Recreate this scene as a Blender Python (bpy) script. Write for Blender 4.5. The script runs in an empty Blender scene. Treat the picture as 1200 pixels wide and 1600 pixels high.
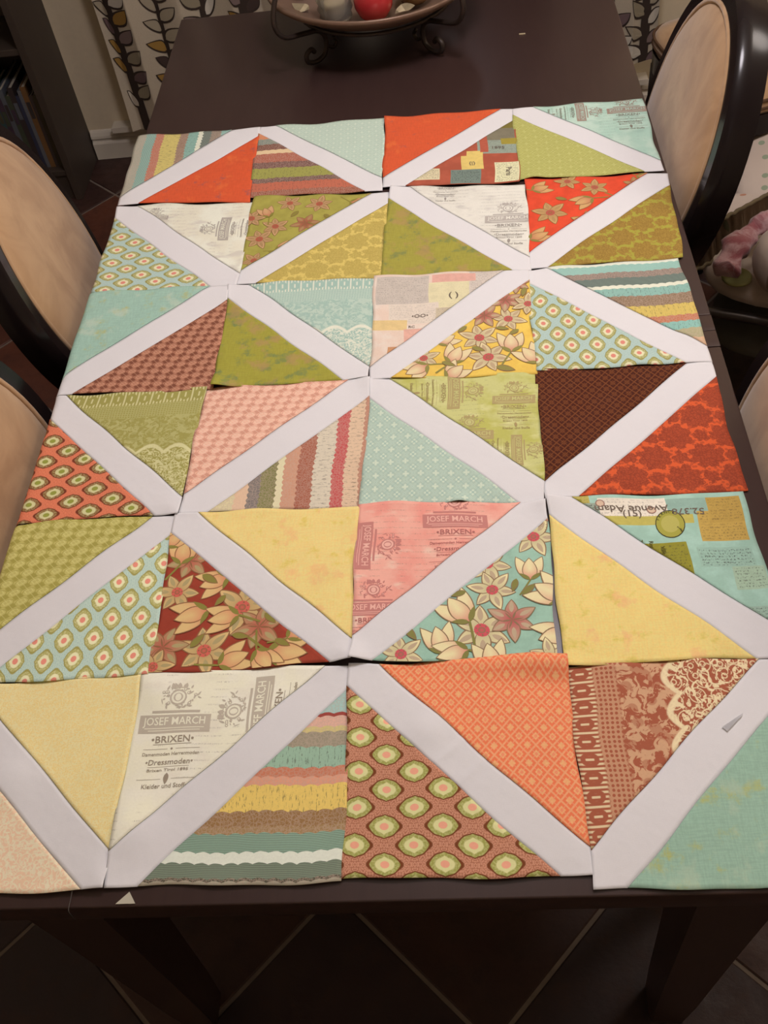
import bpy, bmesh, math, random
from mathutils import Vector, Matrix, noise
random.seed(7)
PI=math.pi
sc=bpy.context.scene
col=sc.collection
# ------------------------------------------------------------------ camera
cam_d=bpy.data.cameras.new('camera'); cam=bpy.data.objects.new('camera',cam_d); col.objects.link(cam)
Rr=Vector((0.9941,0.0355,-0.1029)); Uu=Vector((0.0376,0.7751,0.6307)); Dd=Vector((-0.1021,0.6308,-0.7692))
Dd.normalize(); Rr=(Rr-Dd*Rr.dot(Dd)).normalized(); Uu=Rr.cross(Dd)*1.0
m=Matrix((( Rr.x,Uu.x,-Dd.x,0.1440),(Rr.y,Uu.y,-Dd.y,-0.2989),(Rr.z,Uu.z,-Dd.z,1.6507),(0,0,0,1)))
cam.matrix_world=m
cam_d.sensor_fit='VERTICAL'; cam_d.sensor_height=24.0; cam_d.lens=1535.08/1600*24.0
cam_d.clip_start=0.02; sc.camera=cam
# ------------------------------------------------------------------ light
w=bpy.data.worlds.new('world'); sc.world=w; w.use_nodes=True
w.node_tree.nodes['Background'].inputs[0].default_value=(0.10,0.09,0.075,1); w.node_tree.nodes['Background'].inputs[1].default_value=0.3
def lamp(name,loc,power,colr,radius):
    d=bpy.data.lights.new(name,'POINT'); d.energy=power; d.color=colr; d.shadow_soft_size=radius
    o=bpy.data.objects.new(name,d); o.location=loc; col.objects.link(o); return o
lamp('ceiling_lamp',(0.24,0.92,2.15),40.5,(1.0,0.925,0.99),0.16)
lamp('right_fill_lamp',(1.50,1.30,2.30),24,(1.0,0.90,0.84),0.22)  # added fill from the right, lifts the back wall and left chairs
lamp('rear_fill_lamp',(-0.2,-1.1,2.35),0.6,(1.0,0.94,0.94),0.25)  # weak unseen fill behind the camera
vs=sc.view_settings; vs.view_transform='Standard'; vs.look='None'; vs.gamma=1.0; vs.use_curve_mapping=False; vs.exposure=0.0
sc.display_settings.display_device='sRGB'
# ------------------------------------------------------------------ helpers
TZ=0.76
def lin(c):
    c=c/255.0
    return c/12.92 if c<=0.04045 else ((c+0.055)/1.055)**2.4
REF=(222,212,212)
def A(r,g,b,ref=None,k=0.80):
    "albedo of a thing seen as sRGB r,g,b where white cotton is seen as ref"
    ref=ref or REF
    return tuple(min(0.95,max(0.004,lin(x)/lin(y)*k)) for x,y in zip((r,g,b),ref))
class NB:
    def __init__(s,name,rough=0.9,spec=0.2,sheen=0.0):
        s.m=bpy.data.materials.new(name); s.m.use_nodes=True; s.t=s.m.node_tree; s.n=s.t.nodes; s.l=s.t.links
        s.b=s.n['Principled BSDF']; s.b.inputs['Roughness'].default_value=rough; s.b.inputs['Specular IOR Level'].default_value=spec
        if sheen: s.b.inputs['Sheen Weight'].default_value=sheen
    def uv(s):
        n=s.n.new('ShaderNodeTexCoord'); x=s.n.new('ShaderNodeSeparateXYZ'); s.l.new(n.outputs['UV'],x.inputs[0])
        return V(s,x.outputs[0]),V(s,x.outputs[1])
    def obj(s):
        n=s.n.new('ShaderNodeTexCoord'); return n.outputs['Object']
    def vec(s,x,y,z=0.0):
        n=s.n.new('ShaderNodeCombineXYZ')
        for i,q in enumerate((x,y,z)): s.put(n.inputs[i],q)
        return n.outputs[0]
    def put(s,inp,v):
        if isinstance(v,V): s.l.new(v.o,inp)
        elif isinstance(v,bpy.types.NodeSocket): s.l.new(v,inp)
        elif isinstance(v,tuple) and len(v)==3 and inp.type=='RGBA': inp.default_value=(*v,1)
        else: inp.default_value=v
    def M(s,op,*a):
        n=s.n.new('ShaderNodeMath'); n.operation=op
        for i,q in enumerate(a): s.put(n.inputs[i],q)
        return V(s,n.outputs[0])
    def noise(s,vec,scale,detail=3,rough=0.55,dist=0.0):
        n=s.n.new('ShaderNodeTexNoise'); s.l.new(vec,n.inputs['Vector']); n.inputs['Scale'].default_value=scale
        n.inputs['Detail'].default_value=detail; n.inputs['Roughness'].default_value=rough; n.inputs['Distortion'].default_value=dist
        return V(s,n.outputs['Fac'])
    def voro(s,vec,scale,feature='F1',rnd=1.0,out='Distance'):
        n=s.n.new('ShaderNodeTexVoronoi'); n.feature=feature; n.voronoi_dimensions='2D'; s.l.new(vec,n.inputs['Vector']); n.inputs['Scale'].default_value=scale
        n.inputs['Randomness'].default_value=rnd; return V(s,n.outputs[out])
    def mix(s,f,a,b):
        n=s.n.new('ShaderNodeMix'); n.data_type='RGBA'; s.put(n.inputs[0],f); s.put(n.inputs[6],a); s.put(n.inputs[7],b)
        return n.outputs[2]
    def band(s,v,lo,hi): return s.M('SMOOTHSTEP',v,lo,hi) if False else s.ss(v,lo,hi)
    def ss(s,v,lo,hi):
        n=s.n.new('ShaderNodeMapRange'); n.interpolation_type='SMOOTHSTEP'; s.put(n.inputs[0],v)
        n.inputs[1].default_value=lo; n.inputs[2].default_value=hi; return V(s,n.outputs[0])
    def ramp(s,v,stops,const=True):
        n=s.n.new('ShaderNodeValToRGB'); r=n.color_ramp; r.interpolation='CONSTANT' if const else 'LINEAR'
        while len(r.elements)<len(stops): r.elements.new(0.5)
        for e,(p,c) in zip(r.elements,stops): e.position=p; e.color=(*c,1)
        s.put(n.inputs[0],v); return n.outputs[0]
    def rect(s,x,y,x0,y0,x1,y1):
        a=s.M('LESS_THAN',abs(x-(x0+x1)/2),(x1-x0)/2); b=s.M('LESS_THAN',abs(y-(y0+y1)/2),(y1-y0)/2); return a*b
    def done(s,c,bump=None,bs=0.2,bd=0.001):
        s.put(s.b.inputs['Base Color'],c)
        if bump is not None:
            n=s.n.new('ShaderNodeBump'); n.inputs['Strength'].default_value=bs; n.inputs['Distance'].default_value=bd
            s.put(n.inputs['Height'],bump); s.l.new(n.outputs[0],s.b.inputs['Normal'])
        return s.m
class V:
    def __init__(s,nb,o): s.nb=nb; s.o=o
    def __add__(s,q): return s.nb.M('ADD',s,q)
    __radd__=__add__
    def __sub__(s,q): return s.nb.M('SUBTRACT',s,q)
    def __rsub__(s,q): return s.nb.M('SUBTRACT',q,s)
    def __mul__(s,q): return s.nb.M('MULTIPLY',s,q)
    __rmul__=__mul__
    def __truediv__(s,q): return s.nb.M('DIVIDE',s,q)
    def __pow__(s,q): return s.nb.M('POWER',s,q)
    def __abs__(s): return s.nb.M('ABSOLUTE',s)
    def __lt__(s,q): return s.nb.M('LESS_THAN',s,q)
    def __gt__(s,q): return s.nb.M('GREATER_THAN',s,q)
    def frac(s): return s.nb.M('FRACT',s)
    def pp(s,q=0.5): return s.nb.M('PINGPONG',s,q)
    def sin(s): return s.nb.M('SINE',s)
    def max(s,q): return s.nb.M('MAXIMUM',s,q)
    def min(s,q): return s.nb.M('MINIMUM',s,q)
def plain(name,c,rough=0.5,spec=0.5,metal=0.0,nscale=30,namt=0.12,bump=0.0,coat=0.0):
    b=NB(name,rough,spec); b.b.inputs['Metallic'].default_value=metal
    if coat: b.b.inputs['Coat Weight'].default_value=coat; b.b.inputs['Coat Roughness'].default_value=0.15
    nz=b.noise(b.obj(),nscale,4)
    c2=tuple(x*(1-namt*2.2) for x in c); c3=tuple(min(1,x*(1+namt*2.2)) for x in c)
    return b.done(b.mix(nz,c2,c3),nz if bump else None,bump,0.002)
def link(o,parent=None):
    col.objects.link(o)
    if parent is not None: o.parent=parent
    return o
def mesh_obj(name,verts,faces,mats,parent=None,smooth=False,uvs=None,midx=None):
    me=bpy.data.meshes.new(name); me.from_pydata(verts,[],faces)
    for mm in (mats if isinstance(mats,(list,tuple)) else [mats]): me.materials.append(mm)
    if uvs is not None:
        ul=me.uv_layers.new(name='UVMap')
        for lp in me.loops: ul.data[lp.index].uv=uvs[lp.vertex_index]
    if midx: me.polygons.foreach_set('material_index',midx)
    if smooth: me.polygons.foreach_set('use_smooth',[True]*len(me.polygons))
    me.update(); o=bpy.data.objects.new(name,me); return link(o,parent)
def bm_obj(name,bm,mats,parent=None,smooth=False,angle=None):
    bmesh.ops.recalc_face_normals(bm,faces=bm.faces[:])
    me=bpy.data.meshes.new(name); bm.to_mesh(me); bm.free()
    for mm in (mats if isinstance(mats,(list,tuple)) else [mats]): me.materials.append(mm)
    if smooth:
        me.polygons.foreach_set('use_smooth',[True]*len(me.polygons))
        if angle is not None: me.set_sharp_from_angle(angle=angle)
    o=bpy.data.objects.new(name,me); return link(o,parent)
def box(bm,x0,y0,z0,x1,y1,z1,bev=0.0,seg=2,mat=None):
    b2=bmesh.new(); bmesh.ops.create_cube(b2,size=1.0)
    for v in b2.verts: v.co=Vector((x0+(v.co.x+.5)*(x1-x0),y0+(v.co.y+.5)*(y1-y0),z0+(v.co.z+.5)*(z1-z0)))
    if bev: bmesh.ops.bevel(b2,geom=b2.edges[:],offset=bev,segments=seg,profile=0.5,affect='EDGES')
    if mat is not None:
        for v in b2.verts: v.co=mat@v.co
    me=bpy.data.meshes.new('t'); b2.to_mesh(me); b2.free(); bm.from_mesh(me); bpy.data.meshes.remove(me)
def tube(bm,pts,rad,n=10,closed=False,flat=1.0):
    pts=[Vector(p) for p in pts]; N=len(pts); rings=[]
    up=Vector((0,0,1)); prev=None
    for i,p in enumerate(pts):
        a=pts[(i-1)%N] if (closed or i>0) else p; c=pts[(i+1)%N] if (closed or i<N-1) else p
        t=(c-a).normalized()
        if prev is None:
            u=t.cross(up); 
            if u.length<1e-3: u=t.cross(Vector((1,0,0)))
            u.normalize()
        else: u=(prev-t*prev.dot(t)).normalized()
        prev=u; v=t.cross(u); r=rad[i] if isinstance(rad,(list,tuple)) else rad
        rings.append([bm.verts.new(p+u*math.cos(2*PI*k/n)*r+v*math.sin(2*PI*k/n)*r*flat) for k in range(n)])
    for i in range(N if closed else N-1):
        A_,B_=rings[i],rings[(i+1)%N]
        for k in range(n): bm.faces.new((A_[k],A_[(k+1)%n],B_[(k+1)%n],B_[k]))
    if not closed: bm.faces.new(rings[0][::-1]); bm.faces.new(rings[-1])
def lathe(bm,prof,n=32,center=(0,0,0)):
    cx,cy,cz=center; rings=[]
    for r,z in prof: rings.append([bm.verts.new((cx+r*math.cos(2*PI*k/n),cy+r*math.sin(2*PI*k/n),cz+z)) for k in range(n)] if r>1e-5 else [bm.verts.new((cx,cy,cz+z))])
    for a,b in zip(rings,rings[1:]):
        if len(a)==1 and len(b)==1: continue
        for k in range(n):
            k2=(k+1)%n
            if len(a)==1: bm.faces.new((a[0],b[k2],b[k]))
            elif len(b)==1: bm.faces.new((a[k],a[k2],b[0]))
            else: bm.faces.new((a[k],a[k2],b[k2],b[k]))
def smoothpath(pts,sub=6):
    pts=[Vector(p) for p in pts]; out=[]
    for i in range(len(pts)-1):
        p0=pts[max(0,i-1)];p1=pts[i];p2=pts[i+1];p3=pts[min(len(pts)-1,i+2)]
        for k in range(sub):
            t=k/sub; out.append(0.5*((2*p1)+(p2-p0)*t+(2*p0-5*p1+4*p2-p3)*t*t+(3*p1-p0-3*p2+p3)*t**3))
    out.append(pts[-1]); return out
def thing(name,label,cat,loc=(0,0,0),rz=0.0,group=None):
    o=bpy.data.objects.new(name,None); o.empty_display_size=0.05; col.objects.link(o); o.location=loc; o.rotation_euler=(0,0,rz)
    tag(o,label,cat,group); return o
def tag(o,label,cat,group=None):
    o['label']=label; o['category']=cat
    if group: o['group']=group
    return o
def struct(o): o['kind']='structure'; return o
# ------------------------------------------------------------------ cotton prints (uv in metres over the block, u right, v towards the viewer)
def swap(x,y,r): return (y,x) if r else (x,y)
FAB={}
def fabric(f):
    def g(*a,**k):
        key=(f.__name__,a,tuple(sorted(k.items())))
        if key not in FAB: FAB[key]=f(*a,**k)
        return FAB[key]
    return g
def weave(b,x,y,c,amt=0.10,ns=420):
    nz=b.noise(b.vec(x,y),ns,2); big=b.noise(b.vec(x,y),26,2)
    f=(nz*0.6+big*0.4)
    d=b.mix(b.ss(f,0.35,0.65)*amt,c,(0.12,0.10,0.09))
    return b.done(d,nz,0.12,0.0006)
@fabric
def white_cotton():
    b=NB('white_cotton',0.92,0.15); x,y=b.uv()
    th=b.noise(b.vec(x*9.0,y),240,2)*0.5+b.noise(b.vec(x,y*9.0),240,2)*0.5
    wr=b.noise(b.vec(x,y),16,3)
    return b.done(b.mix(th,(0.73,0.73,0.735),(0.82,0.82,0.825)),wr*1.0+th*0.05,0.35,0.006)
@fabric
def grunge(name,c,spot1,spot2,dens=0.6,seed=0.0):
    b=NB(name,0.92,0.15); x,y=b.uv(); v=b.vec(x+seed,y)
    hatch=b.noise(b.vec(x*10.0+seed,y),60,3)*0.5+b.noise(b.vec(x+seed,y*10.0),60,3)*0.5
    s1=b.ss(b.noise(v,34,4,0.65),dens,dens+0.13); s2=b.ss(b.noise(b.vec(y+seed+3.0,x),26,4,0.6),dens,dens+0.12)
    c1=b.mix(b.ss(hatch,0.38,0.62)*0.38,c,tuple(min(0.9,q*1.35) for q in c))
    c1=b.mix(b.ss(hatch,0.42,0.62)*s1*1.0*0.75,c1,spot1); c1=b.mix(s1*0.45,c1,spot1); c1=b.mix(s2*0.65,c1,spot2)
    return weave(b,x,y,c1,0.07)
@fabric
def medallion(name,ground,fleck,outline,ring,cream,centre,rot,sc=1.0,ox=0.0,oy=0.0):
    b=NB(name,0.92,0.15); x,y=b.uv()
    if rot: x,y=y,x
    x=x+ox; y=y+oy; px,py=0.052*sc,0.035*sc
    def cell(dx,dy):
        u=abs((x/px+dx).frac()-0.5)*px; w=abs((y/py+dy).frac()-0.5)*py; return u,w
    u1,w1=cell(0.0,0.0); u2,w2=cell(0.5,0.5)
    a,bb=0.0140*sc,0.0108*sc
    def dist(u,w):
        p=(u/a)**1.18+(w/bb)**1.8
        e=((u/a)*9.0).sin()*0.05
        return p+e
    d1=dist(u1,w1); d2=dist(u2,w2); d=d1.min(d2)
    r1=(u1*u1*0.7+w1*w1); r2=(u2*u2*0.7+w2*w2); r=r1.min(r2)**0.5
    v=b.vec(x,y)
    # ground: leafy flecks mirrored in each cell
    k=b.voro(b.vec((x/px*2).pp(0.5)*px,(y/py*2).pp(0.5)*py),330/sc,'F1',0.8)
    c=b.mix(b.ss(k,0.30,0.6)*0.75,ground,fleck)
    rays=b.ss(b.noise(v,500,2),0.45,0.6)
    ringc=b.mix(rays*0.35,ring,cream)
    c=b.mix(b.ss(d,1.22,1.12),c,outline)
    c=b.mix(b.ss(d,1.02,0.95),c,ringc)
    c=b.mix(b.ss(d,0.60,0.45),c,cream)
    c=b.mix(b.ss(r,0.0036*sc,0.0030*sc),c,centre)
    return weave(b,x,y,c,0.05)
@fabric
def lattice(name,c0,c1,c2,rot=0,sc=1.0,contrast=1.0):
    b=NB(name,0.92,0.15); x,y=b.uv()
    if rot: x,y=y,x
    px,py=0.0170*sc,0.0200*sc
    u=(x/px).pp(0.5)*2.0; w=(y/py).pp(0.5)*2.0; f=u+w          # 0..2
    g=(f*1.5).pp(0.5)*2.0
    u2=(x/px*2).pp(0.5)*2.0; w2=(y/py*2).pp(0.5)*2.0; h=abs(u2-w2)
    c=b.mix(b.ss(g,0.45,0.75)*contrast,c0,c1)
    c=b.mix(b.ss(h,0.22,0.10)*0.75*contrast,c,c2)
    c=b.mix(b.ss(f,0.34,0.26)*contrast,c,c1)
    nz=b.noise(b.vec(x,y),520,2); c=b.mix(b.ss(nz,0.45,0.6)*0.25,c,c0)
    return weave(b,x,y,c,0.06)
@fabric
def scales(name,c0,c1,c2,sc=1.0):
    "overlapping shingle print"
    b=NB(name,0.92,0.15); x,y=b.uv(); p=0.0155*sc
    a=(x+y*0.35)/p; q=y/(p*0.78)
    u=a.frac(); w=q.frac(); u2=(a+0.5).frac(); 
    d=abs(u-0.5)+abs(w-0.5); e=((u-0.62)**2.0+(w-0.62)**2.0)**0.5 if False else b.M('POWER',((u-0.55)*(u-0.55)+(w-0.6)*(w-0.6)),0.5)
    c=b.mix(b.ss(d,0.66,0.54),c1,c0)
    c=b.mix(b.ss(abs(d-0.30),0.07,0.03)*0.8,c,c2)
    c=b.mix(b.ss(abs(e-0.42),0.06,0.02)*0.7,c,c1)
    c=b.mix(b.ss(abs(u-w),0.06,0.02)*0.5,c,c2)
    return weave(b,x,y,c,0.06)
@fabric
def damask(name,ground,motif,vein,sc=1.0,ox=0.0):
    b=NB(name,0.92,0.15); x,y=b.uv(); x=x+ox; px,py=0.058*sc,0.064*sc
    v=b.vec(x,y); wob=(b.noise(v,170,3,0.6,0.5)-0.5)*0.016*sc
    def med(dx,dy,R,n):
        u=((x/px+dx).frac()-0.5)*px; w=((y/py+dy).frac()-0.5)*py
        r=b.M('POWER',u*u+w*w,0.5); th=b.M('ARCTAN2',w,u)
        pet=abs((th*n).sin())
        return r,pet,r-(pet*0.25+0.75)*R+wob
    r1,p1,d1=med(0.0,0.0,0.0205*sc,4.0); r2,p2,d2=med(0.5,0.5,0.0205*sc,3.5); r3,p3,d3=med(0.5,0.0,0.0095*sc,2.5); r4,p4,d4=med(0.0,0.5,0.0095*sc,2.5)
    d=d1.min(d2).min(d3).min(d4)
    inside=b.ss(d,0.0009,-0.0006)
    k=b.voro(v,250/sc,'DISTANCE_TO_EDGE'); lines=b.ss(k,0.10,0.03)
    rr=r1.min(r2); rings=b.ss(abs((rr/(0.0055*sc)).frac()-0.5),0.42,0.5)
    c=b.mix(inside*0.95,ground,motif); c=b.mix(inside*(lines*0.6).max(rings*0.5).max(b.ss(b.noise(v,260,2,0.5,1.5),0.50,0.58)*0.5),c,vein)
    c=b.mix((1.0-inside)*b.ss(b.voro(v,150/sc,'F1'),0.30,0.22)*0.7,c,motif)
    return weave(b,x,y,c,0.06)
@fabric
def lace(name,ground,thread,light,rot=0,off=0.0,split=0.11,sc=1.0,full=0.85):
    "printed lace: ring border, dotted net, flowers and scrolls, in bands along v"
    b=NB(name,0.92,0.15); x,y=b.uv()
    if rot: x,y=y,x
    y=y+off; v=b.vec(x,y)
    def rings(px,cy,R,wd):
        u=((x/px).frac()-0.5)*px; w=y-cy; r=b.M('POWER',u*u+w*w*0.6,0.5); return b.ss(abs(r-R),wd,wd*0.6)
    ring=rings(0.018,0.012,0.0052,0.0024)
    net=b.ss(b.voro(v,240/sc,'F1',0.15),0.28,0.36)
    sw=b.voro(v,70/sc,'F1',0.8); d2=b.ss(abs((sw*3.2).frac()-0.5),0.16,0.08)
    petals=b.voro(v,62/sc,'SMOOTH_F1',0.75); fl=b.ss(b.noise(b.vec(x,y),95/sc,3,0.6,1.5),0.46,0.52)
    scal=abs((x*(PI/0.036)).sin())*0.012
    band_ring=b.ss(y,0.026,0.023); band_low=b.ss(y+scal,split,split+0.0015)
    c=b.mix(fl*0.9*full,ground,thread)
    c=b.mix(b.ss(petals,0.30,0.24)*0.5,c,ground)
    edge=b.ss(abs(y+scal-split-0.002),0.0045,0.002)
    low=b.mix(((d2*0.8).max(b.ss(b.noise(v,120/sc,3,0.6,2.0),0.5,0.56)))*full,ground,light)
    c=b.mix(band_low,c,low); c=b.mix(edge*0.9,c,light)
    nb=b.mix(net*0.6,ground,thread)
    mid=b.ss(y,0.050+0.0,0.046)
    c=b.mix(mid,c,nb)
    rb=b.mix(ring,b.mix(b.ss((x/0.0045).pp(0.5),0.30,0.2)*0.8,ground,light),ground)
    c=b.mix(band_ring,c,rb)
    return weave(b,x,y,c,0.06)
@fabric
def border(name,stops,rot=0,amp=0.0016,per=0.0075,off=0.0):
    "border stripe: stops=((pos in metres,colour,style),...)  style 0 plain,1 writing,2 lace,3 fine lines"
    b=NB(name,0.92,0.15); x,y=b.uv()
    if rot: x,y=y,x
    L=0.23; sc_=abs((x*(PI/per)).sin())*amp; jag=b.noise(b.vec(x,y*0.1),150,2)*0.0012
    yy=y+off+sc_+jag-amp; f=yy/L
    base=b.ramp(f,[(max(0,p/L),c) for p,c,_ in stops])
    sty=b.ramp(f,[(max(0,p/L),(1.0 if s==1 else 0.0,1.0 if s==2 else 0.0,1.0 if s==3 else 0.0)) for p,_,s in stops])
    sp=b.n.new('ShaderNodeSeparateColor'); b.l.new(sty,sp.inputs[0]); w1,w2,w3=[V(b,o) for o in sp.outputs[:3]]
    v=b.vec(x,y)
    writing=b.ss(b.noise(b.vec(x*3.2,y*0.55),260,3,0.7),0.55,0.60)*b.ss((x/0.0062).pp(0.5),0.16,0.2)
    lc=b.ss(b.voro(v,260,'DISTANCE_TO_EDGE'),0.10,0.03).max(b.ss(b.noise(v,240,2,0.5,2.5),0.52,0.57)*0.8)
    fine=b.ss((y/0.0016).pp(0.5),0.2,0.35)*0.6
    c=b.mix(w1*writing*0.6,base,(0.09,0.07,0.06)); c=b.mix(w2*lc*0.45,c,(0.62,0.48,0.38)); c=b.mix(w3*fine,c,(0.10,0.09,0.08))
    return weave(b,x,y,c,0.07)
@fabric
def cloudy(name,c0,c1,c2,seed=0.0,scale=18):
    "soft mottled ground with rows of fine print"
    b=NB(name,0.92,0.15); x,y=b.uv(); v=b.vec(x+seed,y)
    n1=b.noise(v,scale,3); n2=b.noise(b.vec(x*0.7+seed+5.0,y*1.3),scale*1.6,3)
    c=b.mix(b.ss(n1,0.40,0.62),c0,c1); c=b.mix(b.ss(n2,0.52,0.68)*0.7,c,c2)
    rows=b.ss((y/0.0085).pp(0.5),0.40,0.44)*b.ss(b.noise(b.vec(x,y*0.2+seed),40,2),0.50,0.56)
    ink=rows*b.ss(b.noise(b.vec(x*2.5,y),420,3,0.7),0.48,0.55)
    c=b.mix(ink*0.45,c,tuple(q*0.35 for q in c2))
    return weave(b,x,y,c,0.05)
@fabric
def collage(name,ground,rects,seed=0.0):
    "paper collage print: rects=((x0,y0,x1,y1,colour,ink),...) in block fractions"
    b=NB(name,0.92,0.15); x,y=b.uv(); W=0.2159
    v=b.vec(x+seed,y); n=b.noise(v,38,3)
    c=b.mix(b.ss(n,0.4,0.65)*0.35,ground,tuple(min(0.9,q*1.5) for q in ground))
    cell=b.voro(b.vec(x+seed,y*1.6),26,'F1',1.0,'Color'); 
    sp=b.n.new('ShaderNodeSeparateColor'); b.l.new(cell.o,sp.inputs[0])
    ink1=b.ss(b.noise(b.vec(x*1.6,y*1.0),330,3,0.75),0.52,0.58)*b.ss((y/0.0040).pp(0.5),0.18,0.22)
    for i,(x0,y0,x1,y1,cc,ik) in enumerate(rects):
        rr=b.rect(x,y,x0*W,y0*W,x1*W,y1*W); k=b.mix(b.ss(b.noise(v,60+9*i,2),0.42,0.62)*0.22,cc,tuple(q*0.72 for q in cc))
        if ik:
            rr2=b.rect(x,y,x0*W+0.002,y0*W+0.002,x1*W-0.002,y1*W-0.002)
            k=b.mix(ink1*rr2*ik,k,(0.06,0.055,0.05))
        c=b.mix(rr,c,k)
    return weave(b,x,y,c,0.06)
@fabric
def solid(name,c,seed=0.0):
    b=NB(name,0.92,0.15); x,y=b.uv(); n=b.noise(b.vec(x+seed,y),45,3)
    return weave(b,x,y,b.mix(b.ss(n,0.35,0.65),c,tuple(min(.9,q*1.16) for q in c)),0.06)
R1=(222,210,210);R2=(224,214,214);R3=(227,217,217);R4=(222,213,215);R5=(208,200,205);R6=(196,192,197)
OR1=A(205,84,50,R1); 
red_grunge=lambda:grunge('orange_red_cotton',A(208,84,50,R1),A(150,85,85,R1),A(225,110,60,R1),0.58)
olive_grunge=lambda:grunge('olive_cotton',A(160,148,66,R3),A(112,125,82,R3),A(178,140,92,R3),0.52)
yellow_grunge=lambda s=0.0:grunge('yellow_cotton',A(224,192,126,R5),A(208,180,80,R5),A(228,172,122,R5),0.55,s)
teal_grunge=lambda s=0.0,ref=R3:grunge('teal_cotton',A(158,186,170,ref),A(184,180,112,ref),A(192,202,182,ref),0.53,s)
aqua=A(158,196,186,R3); brown=A(112,84,64,R6)
def med_aqua(rot,ref,ox=0.0): return medallion('aqua_medallion_cotton',A(186,200,190,ref),A(158,182,178,ref),A(156,146,84,ref),A(170,162,100,ref),A(228,216,178,ref),A(222,138,122,ref),rot,0.93,ox)
# ------------------------------------------------------------------ quilt block geometry
BLK={
 (1,1):([(-0.4481, 1.3191), (-0.2276, 1.3186), (-0.2184, 1.0912), (-0.4408, 1.1106)],'/',0.768,0.131,0.893,0.162),
 (1,2):([(-0.2267, 1.3206), (-0.0048, 1.3178), (-0.0011, 1.0952), (-0.2195, 1.104)],'\\',0.125,0.109,0.843,0.871),
 (1,3):([(-0.0019, 1.3182), (0.2204, 1.3145), (0.2181, 1.0911), (0.0007, 1.1041)],'/',0.889,0.153,0.871,0.171),
 (1,4):([(0.2175, 1.3149), (0.4347, 1.3124), (0.4395, 1.0955), (0.2195, 1.0981)],'\\',0.165,0.103,0.869,0.867),
 (2,1):([(-0.4403, 1.1032), (-0.2106, 1.0884), (-0.2096, 0.8761), (-0.434, 0.8781)],'\\',0.153,0.147,0.880,0.813),
 (2,2):([(-0.2097, 1.1028), (0.0084, 1.0904), (0.0062, 0.8732), (-0.2102, 0.8801)],'/',0.872,0.152,0.868,0.140),
 (2,3):([(0.0121, 1.1026), (0.2262, 1.0829), (0.2223, 0.8688), (0.0052, 0.8741)],'\\',0.138,0.137,0.864,0.874),
 (2,4):([(0.2287, 1.1005), (0.4451, 1.087), (0.4369, 0.8772), (0.2216, 0.8733)],'/',0.858,0.155,0.838,0.123),
 (3,1):([(-0.442, 0.8758), (-0.22, 0.8735), (-0.214, 0.6533), (-0.4366, 0.6567)],'/',0.864,0.168,0.848,0.125),
 (3,2):([(-0.2207, 0.8751), (-0.0022, 0.8703), (-0.003, 0.6612), (-0.2136, 0.6532)],'\\',0.144,0.138,0.912,0.837),
 (3,3):([(-0.0027, 0.8724), (0.217, 0.8668), (0.2159, 0.6502), (0.0011, 0.6548)],'/',0.840,0.122,0.886,0.129),
 (3,4):([(0.2157, 0.8654), (0.4296, 0.8732), (0.4388, 0.6562), (0.2182, 0.656)],'\\',0.136,0.127,0.868,0.848),
 (4,1):([(-0.4411, 0.6503), (-0.2236, 0.6557), (-0.2253, 0.4388), (-0.4427, 0.4327)],'\\',0.117,0.131,0.870,0.859),
 (4,2):([(-0.2234, 0.6543), (-0.0002, 0.6561), (-0.0036, 0.4399), (-0.2216, 0.4409)],'/',0.868,0.156,0.859,0.161),
 (4,3):([(-0.0002, 0.6553), (0.2171, 0.6521), (0.2133, 0.4359), (-0.0036, 0.4402)],'\\',0.126,0.164,0.859,0.870),
 (4,4):([(0.2171, 0.6569), (0.4371, 0.6557), (0.4407, 0.4426), (0.2159, 0.4406)],'/',0.866,0.134,0.882,0.169),
 (5,1):([(-0.4443, 0.4272), (-0.227, 0.4349), (-0.2178, 0.2167), (-0.4352, 0.21)],'/',0.871,0.128,0.860,0.150),
 (5,2):([(-0.2256, 0.4363), (-0.0058, 0.4375), (-0.0029, 0.2282), (-0.2173, 0.2179)],'\\',0.130,0.134,0.864,0.891),
 (5,3):([(-0.004, 0.4404), (0.2142, 0.4325), (0.2109, 0.2243), (-0.0012, 0.2281)],'/',0.869,0.130,0.854,0.115),
 (5,4):([(0.2164, 0.4377), (0.4359, 0.4366), (0.4421, 0.2236), (0.2198, 0.2181)],'\\',0.136,0.117,0.860,0.849),
 (6,1):([(-0.4428, 0.207), (-0.2255, 0.2165), (-0.2185, -0.0053), (-0.4357, -0.0166)],'\\',0.145,0.145,0.844,0.903),
 (6,2):([(-0.2255, 0.2184), (-0.0019, 0.2222), (0.0027, 0.0007), (-0.2175, -0.0044)],'/',0.876,0.116,0.853,0.143),
 (6,3):([(-0.002, 0.2243), (0.2191, 0.2215), (0.2255, 0.0068), (0.0025, 0.0027)],'\\',0.144,0.119,0.884,0.869),
 (6,4):([(0.2216, 0.2165), (0.4359, 0.2208), (0.4298, -0.0014), (0.2279, -0.006)],'/',0.886,0.150,0.845,0.146),
}
for _k in BLK:      # a hair of overlap so that neighbouring blocks touch as laid
    _q=BLK[_k][0]; _cx=sum(p[0] for p in _q)/4; _cy=sum(p[1] for p in _q)/4
    for _i in range(4): _q[_i]=(_cx+(_q[_i][0]-_cx)*1.011,_cy+(_q[_i][1]-_cy)*1.011)
def xleft(y): return -0.4505+0.0235*(1.789-y)      # left edge line of the table
W=0.2159
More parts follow.
